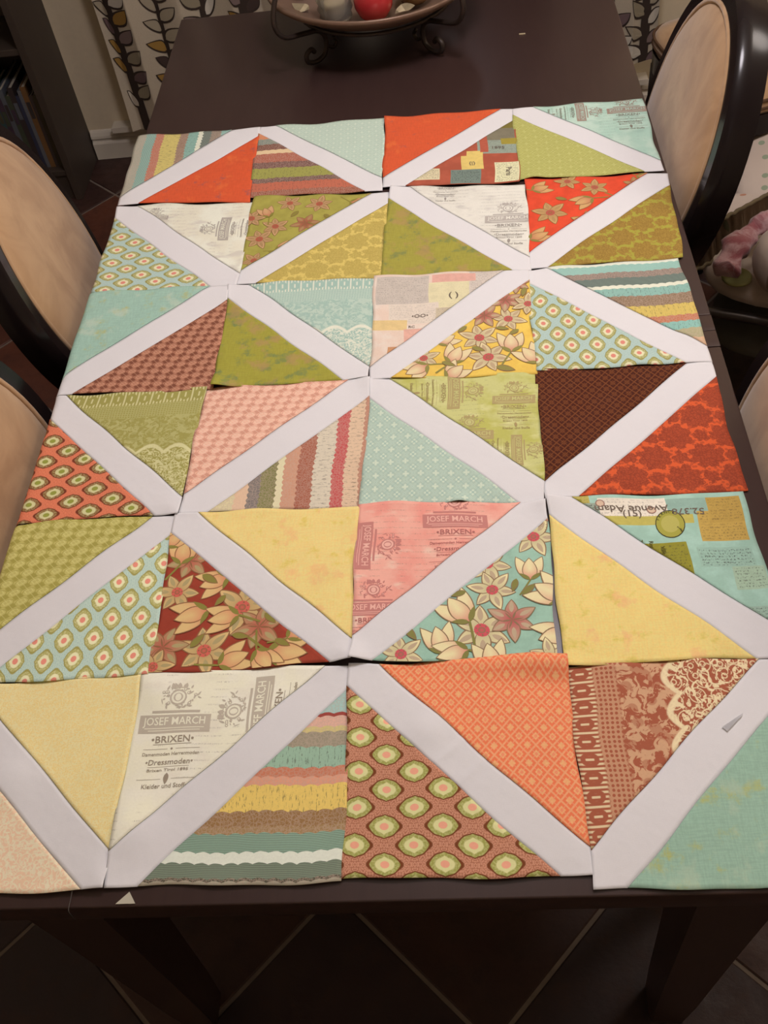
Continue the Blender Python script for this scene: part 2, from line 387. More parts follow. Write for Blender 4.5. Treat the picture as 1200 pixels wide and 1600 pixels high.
def surf(key,s,t,lift=0.0):
    q,ty,a,cc,bb,d=BLK[key]; r,c=key
    X=(1-s)*(1-t)*q[0][0]+s*(1-t)*q[1][0]+s*t*q[2][0]+(1-s)*t*q[3][0]
    Y=(1-s)*(1-t)*q[0][1]+s*(1-t)*q[1][1]+s*t*q[2][1]+(1-s)*t*q[3][1]
    ph=r*2.3+c*4.1
    X+=0.0012*math.sin(t*8+ph)*(2*s-1)+0.0006*math.sin(t*19+ph*2)
    Y+=0.0014*math.sin(s*7+ph*1.7)*(2*t-1)+0.0007*math.sin(s*17+ph)
    n=noise.noise(Vector((X*9,Y*9,ph)))*0.0016+noise.noise(Vector((X*15,Y*15,ph+9)))*0.0004
    edge=max(0,1-min(s,1-s,t,1-t)/0.10)
    rp=(0.0013*math.sin((s+t*0.3)*14+ph)+0.0011*math.sin((t-s*0.2)*12+ph*3))*edge**2
    z=TZ+0.0028+((r%2)*2+(c%2))*0.0008+n+rp*0.9+lift
    for (k,cs,ct,amp,rad) in CURL:
        if k==key:
            dd=math.hypot(s-cs,t-ct); z+=amp*math.exp(-(dd/rad)**2)
    if key==(6,3):     # puffed, turned-up top edge at the right
        z+=0.010*math.exp(-((t-0.03)/0.05)**2)*max(0,min(1,(s-0.45)/0.4))
        Y+=0.006*math.exp(-(t/0.06)**2)*max(0,min(1,(s-0.45)/0.4))
    if key==(6,3):     # pressed creases across the white strip
        for u0,am in ((.20,.0010),(.455,.0016),(.545,.0013)): z+=am*math.exp(-(((s+t)/2-u0)/.010)**2)*math.exp(-((s-t)/.13)**2)
    xe=xleft(Y)
    R=0.010 if r>=3 else 0.05
    dd=xe-X-0.001
    if c==1 and dd>0:
        lim=R*1.25
        if dd<lim: th=dd/R; X=xe-0.001-R*math.sin(th); z-=R*(1-math.cos(th))
        else:
            th=1.25; e=dd-lim; X=xe-0.001-R*math.sin(th)-e*math.cos(th); z-=R*(1-math.cos(th))+e*math.sin(th)
    return (X,Y,z)
CURL=[((5,2),1,1,0.010,0.09),((5,3),0,1,0.010,0.09),((4,1),1,1,0.005,0.10),((5,4),0,0,0.006,0.10),((5,3),1,0,0.005,0.08),
      ((6,1),1,1,0.006,0.10),((3,2),0,1,0.007,0.10),((6,1),0.45,0.5,0.006,0.12),((6,2),0.05,0.75,0.006,0.12),((3,4),0.95,0.75,0.004,0.08),((6,2),0.12,0.10,0.005,0.15),
      ((6,3),0.35,0.35,0.004,0.08),((4,2),1,0,0.005,0.08),((2,3),0.0,0.0,0.004,0.1),((1,4),0.1,1,0.005,0.08),((4,4),0.0,1.0,0.003,0.08),((4,3),0.55,1.0,0.006,0.06),((3,4),0.6,1.0,0.004,0.1)]
def seams(key):
    q,ty,a,cc,bb,d=BLK[key]
    if ty=='/': return dict(A=[(0,0),(a,0),(0,bb)],B=[(1,1),(d,1),(1,cc)],S1=((a,0),(0,bb)),S2=((1,cc),(d,1)),T1=(1,0),T2=(0,1))
    return dict(A=[(1,0),(1,bb),(a,0)],B=[(0,1),(0,cc),(d,1)],S1=((a,0),(1,bb)),S2=((0,cc),(d,1)),T1=(0,0),T2=(1,1))
def seamdist(tri,s,t):   # distance (fraction) from seam side (points 1-2 of tri)
    (x1,y1),(x2,y2)=tri[1],tri[2]; L=math.hypot(x2-x1,y2-y1)
    return abs((x2-x1)*(y1-t)-(x1-s)*(y2-y1))/L
def tri_lift(tri,s,t):
    return 0.0007*math.exp(-seamdist(tri,s,t)/0.055)+0.0002
def patch(key,tri,mat,parent,label=None,n=40):
    vs=[];uv=[];idx={};fs=[]
    P0,P1,P2=tri
    for i in range(n+1):
        for j in range(n+1-i):
            a,b_=i/n,j/n; s=P0[0]+(P1[0]-P0[0])*a+(P2[0]-P0[0])*b_; t=P0[1]+(P1[1]-P0[1])*a+(P2[1]-P0[1])*b_
            e=0.0
            idx[i,j]=len(vs); p=surf(key,s,t,tri_lift(tri,s,t))
            if (j==0 or i==0) and (i+j)%2: # pinked edge
                c0=(tri[0][0]+tri[1][0]+tri[2][0])/3-s; c1=(tri[0][1]+tri[1][1]+tri[2][1])/3-t
                p=(p[0]+(0.0009 if i==0 and P0[0]!=P2[0] or j==0 and P0[0]!=P1[0] else (0.0009 if c0>0 else -0.0009)) if False else p[0],p[1],p[2])
            vs.append(p); uv.append((s*W,t*W))
    for i in range(n):
        for j in range(n-i):
            fs.append((idx[i,j],idx[i+1,j],idx[i,j+1]))
            if i+j<n-1: fs.append((idx[i+1,j],idx[i+1,j+1],idx[i,j+1]))
    # make faces point up
    a,b_,c_=[Vector(vs[k]) for k in fs[0]]
    if (b_-a).cross(c_-a).z<0: fs=[f[::-1] for f in fs]
    o=mesh_obj('print_triangle',vs,fs,mat,parent,True,uv)
    so=o.modifiers.new('thickness','SOLIDIFY'); so.thickness=0.0006; so.offset=-1
    if label: o['label']=label
    return o
def strip(key,parent):
    g=seams(key); (a0,a1),(b0,b1)=g['S1'],g['S2']; vs=[];uv=[];fs=[]
    def add(s,t): vs.append(surf(key,s,t,0.0)); uv.append((s*W,t*W)); return len(vs)-1
    n,mn=84,10; G=[[0]*(mn+1) for _ in range(n+1)]
    # a0->b0 is the end at T1 or T2 ; pair ends sensibly
    def near(p,q): return math.hypot(p[0]-q[0],p[1]-q[1])
    if near(a0,b0)>near(a0,b1): b0,b1=b1,b0
    for i in range(n+1):
        for j in range(mn+1):
            u=i/n; w_=j/mn
            p=(a0[0]+(a1[0]-a0[0])*u,a0[1]+(a1[1]-a0[1])*u); q=(b0[0]+(b1[0]-b0[0])*u,b0[1]+(b1[1]-b0[1])*u)
            G[i][j]=add(p[0]+(q[0]-p[0])*w_,p[1]+(q[1]-p[1])*w_)
    for i in range(n):
        for j in range(mn): fs.append((G[i][j],G[i+1][j],G[i+1][j+1],G[i][j+1]))
    for (pa,pb,row) in ((a0,b0,G[0]),(a1,b1,G[n])):
        T=g['T1'] if near(pa,g['T1'])<near(pa,g['T2']) else g['T2']
        prev=row
        for k in range(1,mn+1):
            cur=[]; m_=mn-k
            for j in range(m_+1):
                w_=j/m_ if m_ else 0; e=k/mn
                x=(pa[0]+(pb[0]-pa[0])*w_)*(1-e)+T[0]*e; y=(pa[1]+(pb[1]-pa[1])*w_)*(1-e)+T[1]*e
                cur.append(add(x,y))
            for j in range(m_+1):
                fs.append((prev[j],prev[j+1],cur[j]))
                if j<m_: fs.append((prev[j+1],cur[j+1],cur[j]))
            prev=cur
    out=[]
    for f in fs:
        P=[Vector(vs[k]) for k in f]; nz=(P[1]-P[0]).cross(P[2]-P[0]).z
        out.append(f if nz>0 else f[::-1])
    o=mesh_obj('white_strip',vs,out,white_cotton(),parent,True,uv)
    so=o.modifiers.new('thickness','SOLIDIFY'); so.thickness=0.0006; so.offset=-1
    return o
# ------------------------------------------------------------------ printed motifs: flat ink shapes lying on the cloth
bI=NB('printed_ink',0.92,0.12); _at=bI.n.new('ShaderNodeAttribute'); _at.attribute_name='ink'
_nz=bI.noise(bI.obj(),900,2); INK=bI.done(bI.mix(_nz*0.12,_at.outputs['Color'],(0.10,0.08,0.07)))
def clip_tri(poly,tri):
    "Sutherland-Hodgman; poly = list of (s,t,r,g,b)"
    cx=sum(p[0] for p in tri)/3; cy=sum(p[1] for p in tri)/3
    for i in range(3):
        (x1,y1),(x2,y2)=tri[i],tri[(i+1)%3]
        f=lambda p:(x2-x1)*(p[1]-y1)-(y2-y1)*(p[0]-x1)
        sg=1 if f((cx,cy))>0 else -1; out=[]
        for k in range(len(poly)):
            p,q=poly[k],poly[(k+1)%len(poly)]; fp,fq=f(p)*sg,f(q)*sg
            if fp>=0: out.append(p)
            if (fp>=0)!=(fq>=0):
                u=fp/(fp-fq); out.append(tuple(p[m_]+(q[m_]-p[m_])*u for m_ in range(5)))
        poly=out
        if len(poly)<3: return []
    return poly
class Ink:
    def __init__(s,key,tri): s.key=key; s.tri=tri; s.v=[];s.f=[];s.c=[];s.L=0;s.put=[]
    def level(s,x,y,R):
        "lowest layer that lies over every motif already printed here"
        lv=0
        for (a,b_,r,l) in s.put:
            if math.hypot(a-x,b_-y)<(r+R)*0.95: lv=max(lv,l+1)
        s.put.append((x,y,R,lv)); s.L=lv*10
        # shrink clip region slightly
    def poly(s,pts,colr,L=0,cc=None,centre=None):
        "pts in metres (u,v); colour tuple or per point; fan from centre with colour cc"
        n=len(pts); cols=colr if isinstance(colr,list) else [colr]*n
        c0=centre or (sum(p[0] for p in pts)/n,sum(p[1] for p in pts)/n); c1=cc or cols[0]
        if cc is None and isinstance(colr,list): c1=tuple(sum(c[k] for c in cols)/n for k in range(3))
        for i in range(n):
            j=(i+1)%n
            tr=[(c0[0]/W,c0[1]/W,*c1),(pts[i][0]/W,pts[i][1]/W,*cols[i]),(pts[j][0]/W,pts[j][1]/W,*cols[j])]
            s.raw(tr,L)
    def raw(s,tr,L,dep=0):
        if dep<6:
            ls=[math.hypot(tr[i][0]-tr[(i+1)%3][0],tr[i][1]-tr[(i+1)%3][1]) for i in range(3)]; k=ls.index(max(ls))
            if ls[k]*W>0.0045:
                p,q,o_=tr[k],tr[(k+1)%3],tr[(k+2)%3]; md=tuple((p[i]+q[i])/2 for i in range(5))
                s.raw([p,md,o_],L,dep+1); s.raw([md,q,o_],L,dep+1); return
        pl=clip_tri(tr,s.tri)
        if len(pl)<3: return
        b=len(s.v)
        for p in pl:
            s.v.append(surf(s.key,p[0],p[1],tri_lift(s.tri,p[0],p[1])+0.00015+L*0.000018)); s.c.append(p[2:])
        P=[Vector(s.v[b+k]) for k in range(3)]
        f=tuple(range(b,b+len(pl))); 
        if (P[1]-P[0]).cross(P[2]-P[0]).z<0: f=f[::-1]
        s.f.append(f)
    def build(s,name,parent):
        if not s.f: return
        o=mesh_obj(name,s.v,s.f,INK,parent)
        at=o.data.color_attributes.new('ink','FLOAT_COLOR','POINT')
        at.data.foreach_set('color',[q for c in s.c for q in (*c,1.0)])
        return o
def petal(cx,cy,ang,L_,wd,n=9,tip=0.5):
    pts=[]; ca,sa=math.cos(ang),math.sin(ang)
    for k in range(n+1):
        u=k/n; y=wd*math.sin(PI*u**0.8)**0.85; pts.append((u*L_,y))
    for k in range(n-1,0,-1):
        u=k/n; y=-wd*math.sin(PI*u**0.8)**0.85; pts.append((u*L_,y))
    return [(cx+p[0]*ca-p[1]*sa,cy+p[0]*sa+p[1]*ca) for p in pts]
def circ(cx,cy,r,n=12,e=1.0): return [(cx+r*math.cos(2*PI*k/n),cy+r*e*math.sin(2*PI*k/n)) for k in range(n)]
def flower(I,cx,cy,R,rot,pal,dark=False):
    cream,shade,line,pink,olive=pal; I.level(cx,cy,R)
    body=shade if dark else cream
    for k in range(6):
        a=rot+k*PI/3; P=petal(cx,cy,a,R*(1.0 if k%2 else 0.9),R*0.25)
        I.poly(P,line,I.L+k%2*3)
        P=petal(cx,cy,a,R*0.95*(1.0 if k%2 else 0.9),R*0.21)
        n=len(P); cl=[]
        for i,p in enumerate(P):
            d=math.hypot(p[0]-cx,p[1]-cy)/R; cl.append(tuple(body[m_]*(0.62+0.42*d) for m_ in range(3)) if not dark else tuple(pink[m_]*(1-d)*0.8+body[m_]*d for m_ in range(3)))
        I.poly(P,cl,I.L+1+k%2*3)
        P=petal(cx+R*0.32*math.cos(a),cy+R*0.32*math.sin(a),a,R*0.5,R*0.085); I.poly(P,shade,I.L+2+k%2*3)
    if dark:
        for k in range(6):
            a=rot+0.4+k*1.05; I.poly(petal(cx,cy,a,R*0.42,R*0.035,4),line,I.L+7)
    else:
        I.poly(circ(cx,cy,R*0.23),pink,I.L+7); I.poly(circ(cx,cy,R*0.11),line,I.L+8,pink)
        for k in range(6): a=rot+k; I.poly(circ(cx+R*0.17*math.cos(a),cy+R*0.17*math.sin(a),R*0.03,6),line,I.L+9)
def leaf(I,cx,cy,L_,ang,olive,line):
    I.level(cx+L_/2*math.cos(ang),cy+L_/2*math.sin(ang),L_*.5); I.poly(petal(cx,cy,ang,L_,L_*0.22,7),line,I.L); I.poly(petal(cx,cy,ang,L_*0.95,L_*0.17,7),olive,I.L+1)
def stem(I,x0,y0,x1,y1,wd,c):
    dx,dy=x1-x0,y1-y0; L_=math.hypot(dx,dy) or 1; nx,ny=-dy/L_*wd,dx/L_*wd
    I.poly([(x0+nx,y0+ny),(x1+nx,y1+ny),(x1-nx,y1-ny),(x0-nx,y0-ny)],c,I.L)
def tulip(I,cx,cy,R,ang,pal):
    cream,shade,line,pink,olive=pal; I.level(cx,cy,R*1.1)
    bx,by=cx-math.cos(ang)*R*0.9,cy-math.sin(ang)*R*0.9
    stem(I,bx,by,bx-math.cos(ang+0.5)*R*1.1,by-math.sin(ang+0.5)*R*1.1,R*0.05,olive)
    for k,(da,wd,ln) in enumerate(((-0.42,0.36,1.7),(0.42,0.36,1.7),(0.0,0.40,1.45))):
        P=petal(bx,by,ang+da,R*ln,R*wd); I.poly(P,line,I.L+k*2)
        P=petal(bx,by,ang+da,R*ln*0.96,R*wd*0.88)
        cl=[tuple(pink[m_]*max(0,1-math.hypot(p[0]-bx,p[1]-by)/R*0.75)*0.8+cream[m_]*(1-0.8*max(0,1-math.hypot(p[0]-bx,p[1]-by)/R*0.75)) for m_ in range(3)) for p in P]
        I.poly(P,cl,I.L+k*2+1,cream)
    I.poly(petal(bx,by,ang+0.9,R*0.8,R*0.12,5),olive,I.L+6); I.poly(petal(bx,by,ang-0.9,R*0.7,R*0.12,5),olive,I.L+6)
# lettering -> flat triangles, cached
TXT={}
def text_tris(s):
    if s in TXT: return TXT[s]
    cu=bpy.data.curves.new('t','FONT'); cu.body=s; cu.size=1.0; cu.align_x='CENTER'; cu.resolution_u=2; cu.offset=0.012
    o=bpy.data.objects.new('t',cu); col.objects.link(o); dg=bpy.context.evaluated_depsgraph_get(); dg.update()
    me=bpy.data.meshes.new_from_object(o.evaluated_get(dg)); me.calc_loop_triangles()
    T=[[tuple(me.vertices[k].co[:2]) for k in lt.vertices] for lt in me.loop_triangles]
    bpy.data.objects.remove(o); bpy.data.curves.remove(cu); bpy.data.meshes.remove(me); TXT[s]=T; return T
def text(I,s,x,y,size,rot,c,wid=None,L=12,ox=0.0,oy=0.0):
    "x,y metres (centre baseline); rot turns the writing clockwise as seen"
    T=text_tris(s); w_=max(abs(p[0]) for t in T for p in t)*2
    k=size if wid is None else wid/w_; ky=size
    ca,sa=math.cos(rot),math.sin(rot)
    for t in T:
        tr=[]
        for p in t:
            px,py=p[0]*k+ox,-p[1]*ky+oy; tr.append(((x+px*ca-py*sa)/W,(y+px*sa+py*ca)/W,*c))
        I.raw(tr,L)
def crest(I,x,y,R,rot,ink,light,L=4):
    ca,sa=math.cos(rot),math.sin(rot)
    def tf(px,py): return (x+px*ca-py*sa,y+px*sa+py*ca)
    rnd=random.Random(5)
    for k in range(46):
        a=rnd.uniform(0,2*PI); r0=R*rnd.uniform(0.45,0.85)
        P=petal(r0*math.cos(a)*1.35,r0*math.sin(a)*.85,a+rnd.uniform(-2,2),R*rnd.uniform(0.14,0.42),R*rnd.uniform(.03,.07),4)
        I.poly([tf(*p) for p in P],ink,L)
    for k in range(9):
        a=rnd.uniform(0,2*PI); r0=R*rnd.uniform(0.55,0.8); I.poly([tf(*p) for p in circ(r0*math.cos(a)*1.3,r0*math.sin(a)*.85,R*0.10,7)],ink,L+1); I.poly([tf(*p) for p in circ(r0*math.cos(a)*1.3,r0*math.sin(a)*.85,R*0.05,6)],light,L+2)
    I.poly([tf(*p) for p in circ(0,0,R*0.50,16)],ink,L+1); I.poly([tf(*p) for p in circ(0,0,R*0.40,16)],light,L+2); I.poly([tf(*p) for p in circ(0,0,R*0.28,14)],ink,L+3)
    I.poly([tf(*p) for p in circ(0,0,R*0.18,12,1.3)],light,L+4)
    for px in (-0.3,0,0.3): I.poly([tf(*p) for p in petal(px*R,-R*0.55,-PI/2+px,R*0.42,R*0.13,5)],ink,L+2)
def label_motif(I,x,y,rot,ink,dark,light,k=1.0,full=True):
    "the printed dressmaker's label: crest, name band, rows of lettering"
    ca,sa=math.cos(rot),math.sin(rot)
    def at(px,py): return (x+(px*ca-py*sa)*k,y+(px*sa+py*ca)*k)
    def bar(x0,y0,x1,y1,c,L=3): I.poly([at(x0,y0),at(x1,y0),at(x1,y1),at(x0,y1)],c,L)
    crest(I,x,y,0.017*k,rot,ink,light)
    bar(-0.024,0.014,0.024,0.0165,ink)
    bar(-0.036,0.0185,0.036,0.0375,ink)
    def tx(s,py,size,wid,c): X,Y=at(0,py); text(I,s,X,Y,size*k,rot,c,wid*k)
    tx('JOSEF MARCH',0.0290,0.0115,0.064,light); bar(-0.030,0.0320,0.030,0.0328,light,5); bar(-0.026,0.0345,0.026,0.0352,light,5)
    tx('\u2022BRIXEN\u2022',0.0475,0.0100,0.042,dark); bar(-0.019,0.0490,0.019,0.0496,dark)
    if full:
        bar(-0.028,0.0540,-0.004,0.0544,dark); bar(0.004,0.0540,0.028,0.0544,dark); I.poly([at(*p) for p in circ(0,0.0542,0.0012,6)],dark,4)
        tx('Damenmoden Herrenmoden',0.0610,0.0048,0.056,dark)
        tx('\u2022Dressmoden\u2022',0.0705,0.0080,0.046,dark); bar(-0.02,0.0725,0.02,0.0729,dark)
        tx('Brixen Tirol 1895',0.0775,0.0042,0.040,dark)
        bar(-0.028,0.0850,-0.005,0.0854,dark); bar(0.005,0.0850,0.028,0.0854,dark)
        I.poly([at(*p) for p in petal(0,0.079,PI/2,0.012,0.0025,5)],dark,4)
        tx('Kleider und Stoffe',0.0945,0.0065,0.044,dark)
# ------------------------------------------------------------------ room
TH=0.0225; RM=Matrix.Rotation(TH,4,'Z')
def roomobj(o): o.rotation_euler=(0,0,TH); return o
WY=2.630                 # wall_back front face in room coordinates
XL,XR,YF=-2.05,2.25,-1.75; CH=2.55
wall_m=plain('wall_paint',(0.68,0.58,0.41),0.85,0.25,0,60,0.03,0.15)
trim_m=plain('trim_paint',(0.64,0.58,0.48),0.45,0.4,0,20,0.03)
ceil_m=plain('ceiling_paint',(0.62,0.58,0.50),0.9,0.2,0,60,0.03)
def wall(name,*b):
    bm=bmesh.new(); box(bm,*b); return struct(roomobj(bm_obj(name,bm,wall_m)))
# window / patio door opening behind the curtains: x -0.80..0.62 , z 0.10..2.1
WX0,WX1,WZ0,WZ1=-0.76,0.66,0.12,2.08
bm=bmesh.new()
box(bm,XL,WY,0,WX0,WY+.12,CH); box(bm,WX1,WY,0,XR,WY+.12,CH); box(bm,WX0,WY,WZ1,WX1,WY+.12,CH); box(bm,WX0,WY,0,WX1,WY+.12,WZ0)
struct(roomobj(bm_obj('wall_back',bm,wall_m)))
wall('wall_left',XL-.12,YF,0,XL,WY+.12,CH); wall('wall_right',XR,YF,0,XR+.12,WY+.12,CH); wall('wall_front',XL-.12,YF-.12,0,XR+.12,YF,CH)
bm=bmesh.new(); box(bm,XL-.12,YF-.12,CH,XR+.12,WY+.12,CH+.1); struct(roomobj(bm_obj('ceiling',bm,ceil_m)))
# window
wn=thing('window_1','','window'); 
for k in ('label','category'): del wn[k]
struct(wn); roomobj(wn)
bm=bmesh.new(); t=.05
box(bm,WX0+.01,WY+.02,WZ0+.01,WX0+t,WY+.09,WZ1-.01,.004); box(bm,WX1-t,WY+.02,WZ0+.01,WX1-.01,WY+.09,WZ1-.01,.004); box(bm,WX0+t,WY+.02,WZ1-t,WX1-t,WY+.09,WZ1-.01,.004); box(bm,WX0+t,WY+.02,WZ0+.01,WX1-t,WY+.09,WZ0+t,.004); box(bm,-.12,WY+.02,WZ0+t,-.06,WY+.09,WZ1-t,.004)
bm_obj('window_frame',bm,trim_m,wn)
gb=NB('night_glass',0.05,0.5); gb.b.inputs['Transmission Weight'].default_value=0.0
gm=gb.done((0.012,0.013,0.016))
for x0,x1 in ((WX0+t,-.12),(-.06,WX1-t)):
    bm=bmesh.new(); box(bm,x0,WY+.05,WZ0+t,x1,WY+.058,WZ1-t); bm_obj('pane',bm,gm,wn)
# sill with plinth seen left of the curtain
bm=bmesh.new(); box(bm,-0.925,WY-.045,0.100,.74,WY,0.118,.001)
struct(roomobj(bm_obj('trim_1',bm,trim_m)))
# baseboard : profile extruded
def baseboard(name,x0,x1):
    bm=bmesh.new(); prof=[(0,0),(.016,0),(.016,.052),(.013,.058),(.010,.060),(.010,.066),(.014,.070),(.013,.078),(.008,.088),(.004,.093),(0,.095)]
    A_=[bm.verts.new((x0,WY-p,z)) for p,z in prof]; B_=[bm.verts.new((x1,WY-p,z)) for p,z in prof]
    for i in range(len(prof)-1): bm.faces.new((A_[i],A_[i+1],B_[i+1],B_[i]))
    bm.faces.new(A_); bm.faces.new(B_[::-1]); return struct(roomobj(bm_obj(name,bm,trim_m)))
baseboard('baseboard_back',-1.012,XR)
bm=bmesh.new(); box(bm,XL,YF,0,XL+.015,WY-.27,.09,.004); struct(roomobj(bm_obj('baseboard_left',bm,trim_m)))
bm=bmesh.new(); box(bm,XR-.015,YF,0,XR,WY-.02,.09,.004); struct(roomobj(bm_obj('baseboard_right',bm,trim_m)))
# floor: grout slab with separate tiles (diagonal)
grout_m=plain('grout',(0.19,0.155,0.13),0.9,0.2,0,40,0.1)
bm=bmesh.new(); box(bm,XL-.12,YF-.12,-.06,XR+.12,WY+.12,-.003)
fl=struct(bm_obj('floor',bm,grout_m)); fl.rotation_euler=(0,0,TH)
def slate(name,c0,c1,c2):
    b=NB(name,0.50,0.32); n=b.n.new('ShaderNodeObjectInfo'); g=b.n.new('ShaderNodeTexCoord')
    a=b.n.new('ShaderNodeVectorMath'); a.operation='ADD'; b.l.new(g.outputs['Object'],a.inputs[0])
    k=b.n.new('ShaderNodeCombineXYZ'); r=V(b,n.outputs['Random'])*37.0; b.l.new(r.o,k.inputs[0]); b.l.new(k.outputs[0],a.inputs[1])
    v=a.outputs[0]; n1=b.noise(v,5,5,0.6,0.6); n2=b.noise(v,24,5,0.65); n3=b.noise(v,90,3)
    c=b.mix(b.ss(n1,0.35,0.65),c0,c1); c=b.mix(b.ss(n2,0.5,0.7)*0.5,c,c2)
    b.put(b.b.inputs['Roughness'],b.ss(n2,0.2,0.8)*0.3+0.38)
    return b.done(c,n2*0.7+n3*0.3,0.35,0.004)
sl=[slate('slate_brown',(0.040,0.020,0.017),(0.058,0.028,0.022),(0.030,0.018,0.018)),slate('slate_rust',(0.115,0.040,0.024),(0.085,0.032,0.022),(0.060,0.026,0.020)),slate('slate_plum',(0.030,0.019,0.020),(0.042,0.024,0.024),(0.055,0.028,0.022))]
tg=0.3425; a48=math.radians(48.0); u=Vector((math.cos(a48),math.sin(a48),0)); n2v=Vector((-math.sin(a48),math.cos(a48),0))
# lines: n2.p = .258+k*tg ; u.p = c1+k*tg  (other family, direction -42 deg)
c1=0.094
IR=RM.inverted(); tn=0
bmT={}
def clip_poly(P,lim):
    for ax,val,sg in lim:
        out=[]
        for k in range(len(P)):
            p,q=P[k],P[(k+1)%len(P)]; fp,fq=(p[ax]-val)*sg,(q[ax]-val)*sg
            if fp>=0: out.append(p)
            if (fp>=0)!=(fq>=0): out.append(p.lerp(q,fp/(fp-fq)))
        P=out
        if len(P)<3: return []
    return P
rr=random.Random(11)
for i in range(-12,14):
    for j in range(-12,14):
        lo=u*(c1+i*tg)+n2v*(0.258+j*tg); g=0.0035
        P=[lo+u*g+n2v*g,lo+u*(tg-g)+n2v*g,lo+u*(tg-g)+n2v*(tg-g),lo+u*g+n2v*(tg-g)]
        Q=[IR@p for p in P]; Q=clip_poly(Q,((0,XL+.005,1),(0,XR-.005,-1),(1,YF+.005,1),(1,WY-.005,-1)))
        if len(Q)<3: continue
        Q=[RM@p for p in Q]; c=sum(Q,Vector())/len(Q)
        if abs((Q[1]-Q[0]).cross(Q[2]-Q[0]).z)<1e-4: continue
        if c.x<-1.7 or c.x>2.0 or c.y<-1.2: continue
        bm=bmesh.new(); top=[bm.verts.new((p-c)*0.985+Vector((0,0,0.0))) for p in Q]; mid=[bm.verts.new((p-c)+Vector((0,0,-.0018))) for p in Q]; bot=[bm.verts.new((p-c)+Vector((0,0,-.0032))) for p in Q]; n=len(Q)
        bm.faces.new(top); 
        for k in range(n):
            bm.faces.new((mid[k],mid[(k+1)%n],top[(k+1)%n],top[k])); bm.faces.new((bot[k],bot[(k+1)%n],mid[(k+1)%n],mid[k]))
        mt=rr.choice((0,0,2,2,1))
        if c.y<0.6: mt=rr.choice((0,2,2))  # near tiles all dark slates: shade below the table put into their colour
        if abs(c.x+1.05)<.16 and abs(c.y-2.27)<.16: mt=1
        if abs(c.x+1.0)<.2 and abs(c.y-1.75)<.25: mt=1
        t_=bm_obj('tile',bm,sl[mt]); t_.location=c; t_.parent=fl; t_.matrix_parent_inverse=Matrix.Rotation(-TH,4,'Z')
# ------------------------------------------------------------------ curtains with printed vines
cur_m_b=NB('curtain_linen',0.95,0.1); _v=cur_m_b.obj(); _n=cur_m_b.noise(_v,400,2)
CURT=cur_m_b.done(cur_m_b.mix(_n,(0.44,0.38,0.29),(0.55,0.48,0.37)),_n,0.2,0.001)
def curtain(name,label,x0,x1,waves,amp,z0,z1,seed,vines):
    yc=WY-0.10
    wd=(x1-x0)*1.0
    def P(uu,z,lift=0.0):
        k=(z-z0)/(z1-z0); ph=uu*waves*2*PI+seed; am=amp*(1.0+0.25*math.sin(uu*9+seed))
        y=yc+am*math.sin(ph)*(0.85+.15*k)+0.006*math.sin(z*5+uu*8)
        x=x0+wd*uu+0.010*math.sin(z*3.0+seed)+0.35*am*math.sin(2*ph)
        dy=am*waves*2*PI*math.cos(ph)/wd; n=Vector((dy,-1,0)).normalized()
        return (x+n.x*lift,y+n.y*lift,z)
    nu,nz=110,44; vs=[P(i/nu,z0+(z1-z0)*j/nz) for j in range(nz+1) for i in range(nu+1)]
    fs=[(j*(nu+1)+i,j*(nu+1)+i+1,(j+1)*(nu+1)+i+1,(j+1)*(nu+1)+i) for j in range(nz) for i in range(nu)]
    o=mesh_obj(name,vs,fs,CURT,None,True); roomobj(o); tag(o,label,'curtain','leaf-print curtains')
    V_=[];F_=[];C_=[]
    def poly(pts,c,lift):
        b=len(V_); cx=sum(p[0] for p in pts)/len(pts); cz=sum(p[1] for p in pts)/len(pts)
        rings=[(cx,cz)]
        V_.append(P(cx,cz,lift)); C_.append(c); n=len(pts)
        for fr in (0.5,1.0):
            for p in pts: V_.append(P(min(1,max(0,cx+(p[0]-cx)*fr)),max(z0,min(z1,cz+(p[1]-cz)*fr)),lift)); C_.append(c)
        for i in range(n):
            j=(i+1)%n; F_.append((b,b+1+i,b+1+j)); F_.append((b+1+i,b+1+n+i,b+1+n+j,b+1+j))
    arc=1.0/ (wd*math.sqrt(1+(amp*waves*2*PI/wd)**2/2))     # u per metre of cloth
    line=(0.045,0.032,0.026); cols=[(0.60,0.55,0.46),(0.15,0.10,0.10),(0.30,0.26,0.18),(0.17,0.115,0.12),(0.38,0.33,0.24),(0.34,0.20,0.05),(0.22,0.16,0.15),(0.60,0.56,0.48),(0.06,0.04,0.035)]
    rd=random.Random(int(seed*10)+3)
    for (uc,sway) in vines:
        z=z0-0.02; side=1; k=0
        while z<z1-0.04:
            c_=uc+0.012*math.sin(z*4+uc*20)*sway; c2=uc+0.012*math.sin((z+.055)*4+uc*20)*sway
            h=0.0115*arc
            poly([(c_-h,z),(c_+h,z),(c2+h,z+.056),(c2-h,z+.056)],line,0.0022)
            for side in (1,-1):
                ln=rd.uniform(.066,.080); an=rd.uniform(.50,.85); wdl=rd.uniform(.40,.5); cc=rd.choice(cols)
                z_=z+(0.012 if side>0 else 0.038)
                L=petal(0,0,an,ln,ln*.27,8); L2=petal(0.008*math.cos(an),0.008*math.sin(an),an,ln*.84,ln*.20,8)
                if rd.random()<0.15: continue
                poly([(c_+side*p[0]*arc,z_+p[1]) for p in L],line,0.0016); poly([(c_+side*p[0]*arc,z_+p[1]) for p in L2],cc,0.0024)
            z+=0.055; k+=1
    me=mesh_obj('vine_print',V_,F_,INK,o); me['kind']='stuff'; at=me.data.color_attributes.new('ink','FLOAT_COLOR','POINT'); at.data.foreach_set('color',[q for c in C_ for q in (*c,1.0)])
    return o
